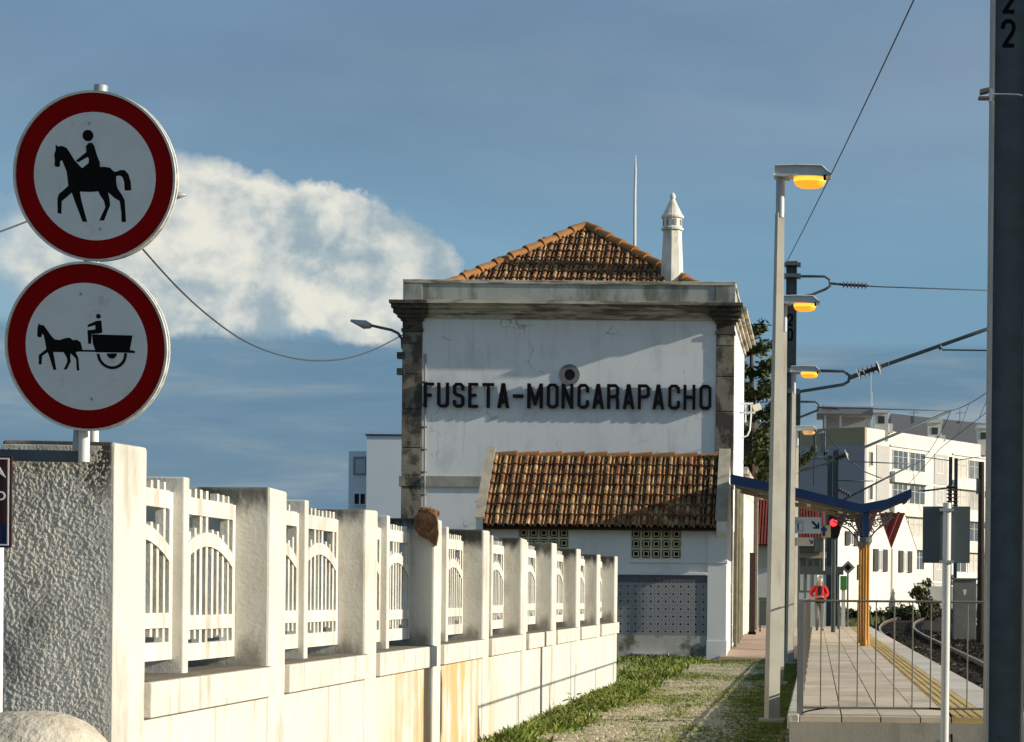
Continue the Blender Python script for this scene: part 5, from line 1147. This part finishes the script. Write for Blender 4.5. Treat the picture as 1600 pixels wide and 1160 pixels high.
for px, y, rx, h, lab in ((1440, 150, .9, 3.0, 'tall shrub at the right end of the gabled house'), (1462, 140, 1.0, 1.2, 'rounded shrub seen under the grey sign backs'), (1330, 125, 1.3, .9, 'low shrub just left of the ochre canopy column'), (1395, 135, 1.8, .8, 'low scrub in front of the gabled house windows'), (1450, 128, 2.2, 1.2, 'scrub on the inside of the track curve'), (1580, 90, 1.6, 5.0, 'dark shrub at the right edge behind the big mast')):
    shrub(PX(px, y), y, gz(y)-.05, rx, h, lab)
mb = MB()
for _ in range(26000):
    y = random.uniform(80, 175); px = random.uniform(1300, 1545); x = PX(px, y); c_ = tr(min(y, 250), 2.2)[0]
    lo, hi = 2.0+max(0, y-84)**2/860*1.0, 12.5+max(0, y-84)**2/860
    if lo-.2 < x < hi: continue
    h = random.uniform(.12, .45); z = gz(y); a = random.random()*6.28; n = len(mb.v); dx, dy = math.cos(a)*.06, math.sin(a)*.06
    mb.v += [Vector((x-dx, y-dy, z)), Vector((x+dx, y+dy, z)), Vector((x+random.uniform(-.15, .15), y, z+h))]; mb.f += [(n, n+1, n+2)]
tag(mb.build('dry_grass', mat('dry_grass_blade', (.22, .19, .07), .8, var=.4, vs=1, col2=(.10, .13, .03), c2r=(.45, .6), c2s=.5)), 'dry yellow-green grass along the track curve', 'grass', kind='stuff')
# wall at the end of the curve
y = 190; t = thing('low_wall', 'pale low wall glimpsed beyond the track curve', 'wall', (PX(1470, y), y, gz(y)))
MB().box(PX(1440, y), PX(1540, y), y, y+.3, gz(y), gz(y)+2.2).build('wall', FARW, t)
# ------------------------------------------------------------------ the person walking up the platform
PY = 67.0; pp = Vector((PX(1281, PY), PY, PZ+.002))
person = thing('person', 'person in a red jacket and grey trousers walking on the platform, hand on hip', 'person', pp)
def skin(name, verts, edges, m, parent, sub=2):
    me = bpy.data.meshes.new(name); me.from_pydata([Vector(v[:3])+pp-wl(parent) for v in verts], edges, []); o = bpy.data.objects.new(name, me); COL.objects.link(o); o.parent = parent
    md = o.modifiers.new('skin', 'SKIN'); md.use_smooth_shade = True; md.branch_smoothing = .4
    for i, v in enumerate(verts):
        r = v[3]; me.skin_vertices[0].data[i].radius = r if isinstance(r, tuple) else (r, r); me.skin_vertices[0].data[i].use_root = (i == 0)
    sbd = o.modifiers.new('s', 'SUBSURF'); sbd.levels = sub; sbd.render_levels = sub
    me.materials.append(m); return o
SKIN = mat('skin', (.45, .26, .18), .6, var=.05)
def hand(h, f, sd_):      # palm + five fingers as chains from wrist h towards f
    pass
J = dict(pel=(0, 0, .93), wa=(0, 0, 1.08), ch=(0, -.01, 1.28), ne=(0, -.01, 1.46), nk=(0, -.02, 1.53), hd=(0, -.035, 1.60), ht=(0, -.03, 1.68))
bv = [(0, 0, .93, (.12, .085)), (0, 0, 1.08, (.12, .085)), (0, -.01, 1.28, (.15, .10)), (0, -.01, 1.44, (.08, .065)), (0, -.02, 1.51, .05), (0, -.04, 1.585, (.068, .08)), (0, -.035, 1.675, (.066, .082)),
 (-.17, 0, 1.40, .058), (-.30, .02, 1.20, .045), (-.17, -.12, 1.10, .034), (-.12, -.15, 1.08, .026), (.17, 0, 1.40, .058), (.24, -.01, 1.16, .045), (.10, -.19, 1.10, .034), (.04, -.21, 1.10, .026),
 (-.085, 0, .86, .082), (-.09, -.05, .50, .056), (-.085, .06, .09, .036), (-.09, -.08, .04, .032), (.085, 0, .86, .082), (.09, -.02, .50, .056), (.085, -.05, .09, .036), (.09, -.19, .04, .032)]
be = [(0, 1), (1, 2), (2, 3), (3, 4), (4, 5), (5, 6), (3, 7), (7, 8), (8, 9), (9, 10), (3, 11), (11, 12), (12, 13), (13, 14), (0, 15), (15, 16), (16, 17), (17, 18), (0, 19), (19, 20), (20, 21), (21, 22)]
n = len(bv)
for (ix, dr) in ((10, Vector((1, -.25, -.1))), (14, Vector((-1, -.25, .05)))):
    w = Vector(bv[ix][:3]); d = dr.normalized()
    for k in range(4):
        o1 = w+Vector((0, 0, .028-.018*k))+d*.02; L = (.075, .085, .08, .06)[k]
        bv += [(*(o1), .009), (*(o1+d*L*.55), .0085), (*(o1+d*L+Vector((0, .02, -.01))), .007)]; be += [(ix, n), (n, n+1), (n+1, n+2)]; n += 3
    o1 = w+Vector((0, -.02, .03)); bv += [(*(o1), .010), (*(o1+d*.03+Vector((0, 0, .035))), .008)]; be += [(ix, n), (n, n+1)]; n += 2
body = skin('body', bv, be, SKIN, person)
JAC = mat('red_jacket', (.70, .015, .02), .7, var=.2, vs=6); TRO = mat('grey_trousers', (.20, .195, .19), .85, var=.15, vs=6)
skin('jacket', [(0, 0, .90, (.185, .135)), (0, 0, 1.10, (.175, .13)), (0, -.005, 1.30, (.185, .13)), (0, -.005, 1.45, (.10, .085)), (-.18, 0, 1.40, .082), (-.31, .02, 1.20, .068), (-.19, -.11, 1.105, .055), (.18, 0, 1.40, .082), (.25, -.01, 1.16, .068), (.12, -.175, 1.10, .055)], [(0, 1), (1, 2), (2, 3), (3, 4), (4, 5), (5, 6), (3, 7), (7, 8), (8, 9)], JAC, person)
skin('trousers', [(0, 0, 1.04, (.16, .125)), (-.087, 0, .84, .105), (-.09, -.05, .50, .072), (-.087, .055, .05, .058), (.087, 0, .84, .105), (.09, -.02, .50, .072), (.087, -.045, .05, .058)], [(0, 1), (1, 2), (2, 3), (0, 4), (4, 5), (5, 6)], TRO, person)
for vs in ([(-.088, .09, .045, .045), (-.09, -.03, .04, .045), (-.092, -.12, .032, .036)], [(.088, -.02, .045, .045), (.09, -.12, .04, .045), (.092, -.22, .032, .036)]): skin('shoe', vs, [(0, 1), (1, 2)], mat('dark_shoe', (.04, .035, .03), .7, var=.1), person)
skin('hair', [(0, .0, 1.70, (.085, .092)), (0, .03, 1.64, (.082, .07)), (0, -.02, 1.735, (.06, .075))], [(0, 1), (0, 2)], mat('white_hair', (.72, .70, .66), .9, var=.15), person)
skin('scarf', [(0, -.04, 1.47, (.08, .075)), (0, -.115, 1.36, (.09, .05)), (0, -.135, 1.22, (.075, .045)), (0, -.13, 1.14, (.06, .04))], [(0, 1), (1, 2), (2, 3)], mat('black_scarf', (.015, .017, .022), .9, var=.1), person)
MB().box(pp.x-.16, pp.x+.16, pp.y-.21, pp.y-.12, pp.z+.90, pp.z+1.04).build('shoulder_bag', BLACK, person, bev=.03)
fc = MB()
for sx_ in (-.026, .026): fc.lathe([(.009, 0), (.006, .006)], pp+Vector((sx_, -.119, 1.625)), 6, (0, -1, 0))
fc.build('eye', BLACK, body)
MB().add([pp+Vector(k) for k in ((-.014, -.115, 1.585), (.014, -.115, 1.585), (0, -.148, 1.588), (0, -.118, 1.63))], [(0, 1, 2), (1, 3, 2), (3, 0, 2)]).build('nose', SKIN, body)
MB().box(pp.x-.022, pp.x+.022, pp.y-.121, pp.y-.112, pp.z+1.553, pp.z+1.561).build('mouth', mat('lip', (.30, .12, .10), .6, var=0), body)
for sx_ in (-1, 1): MB().lathe([(.026, 0), (.02, .012)], pp+Vector((sx_*.066, -.03, 1.61)), 8, (sx_, 0, 0)).build('ear', SKIN, body)
S.cycles.max_bounces = 8; S.cycles.use_denoising = True
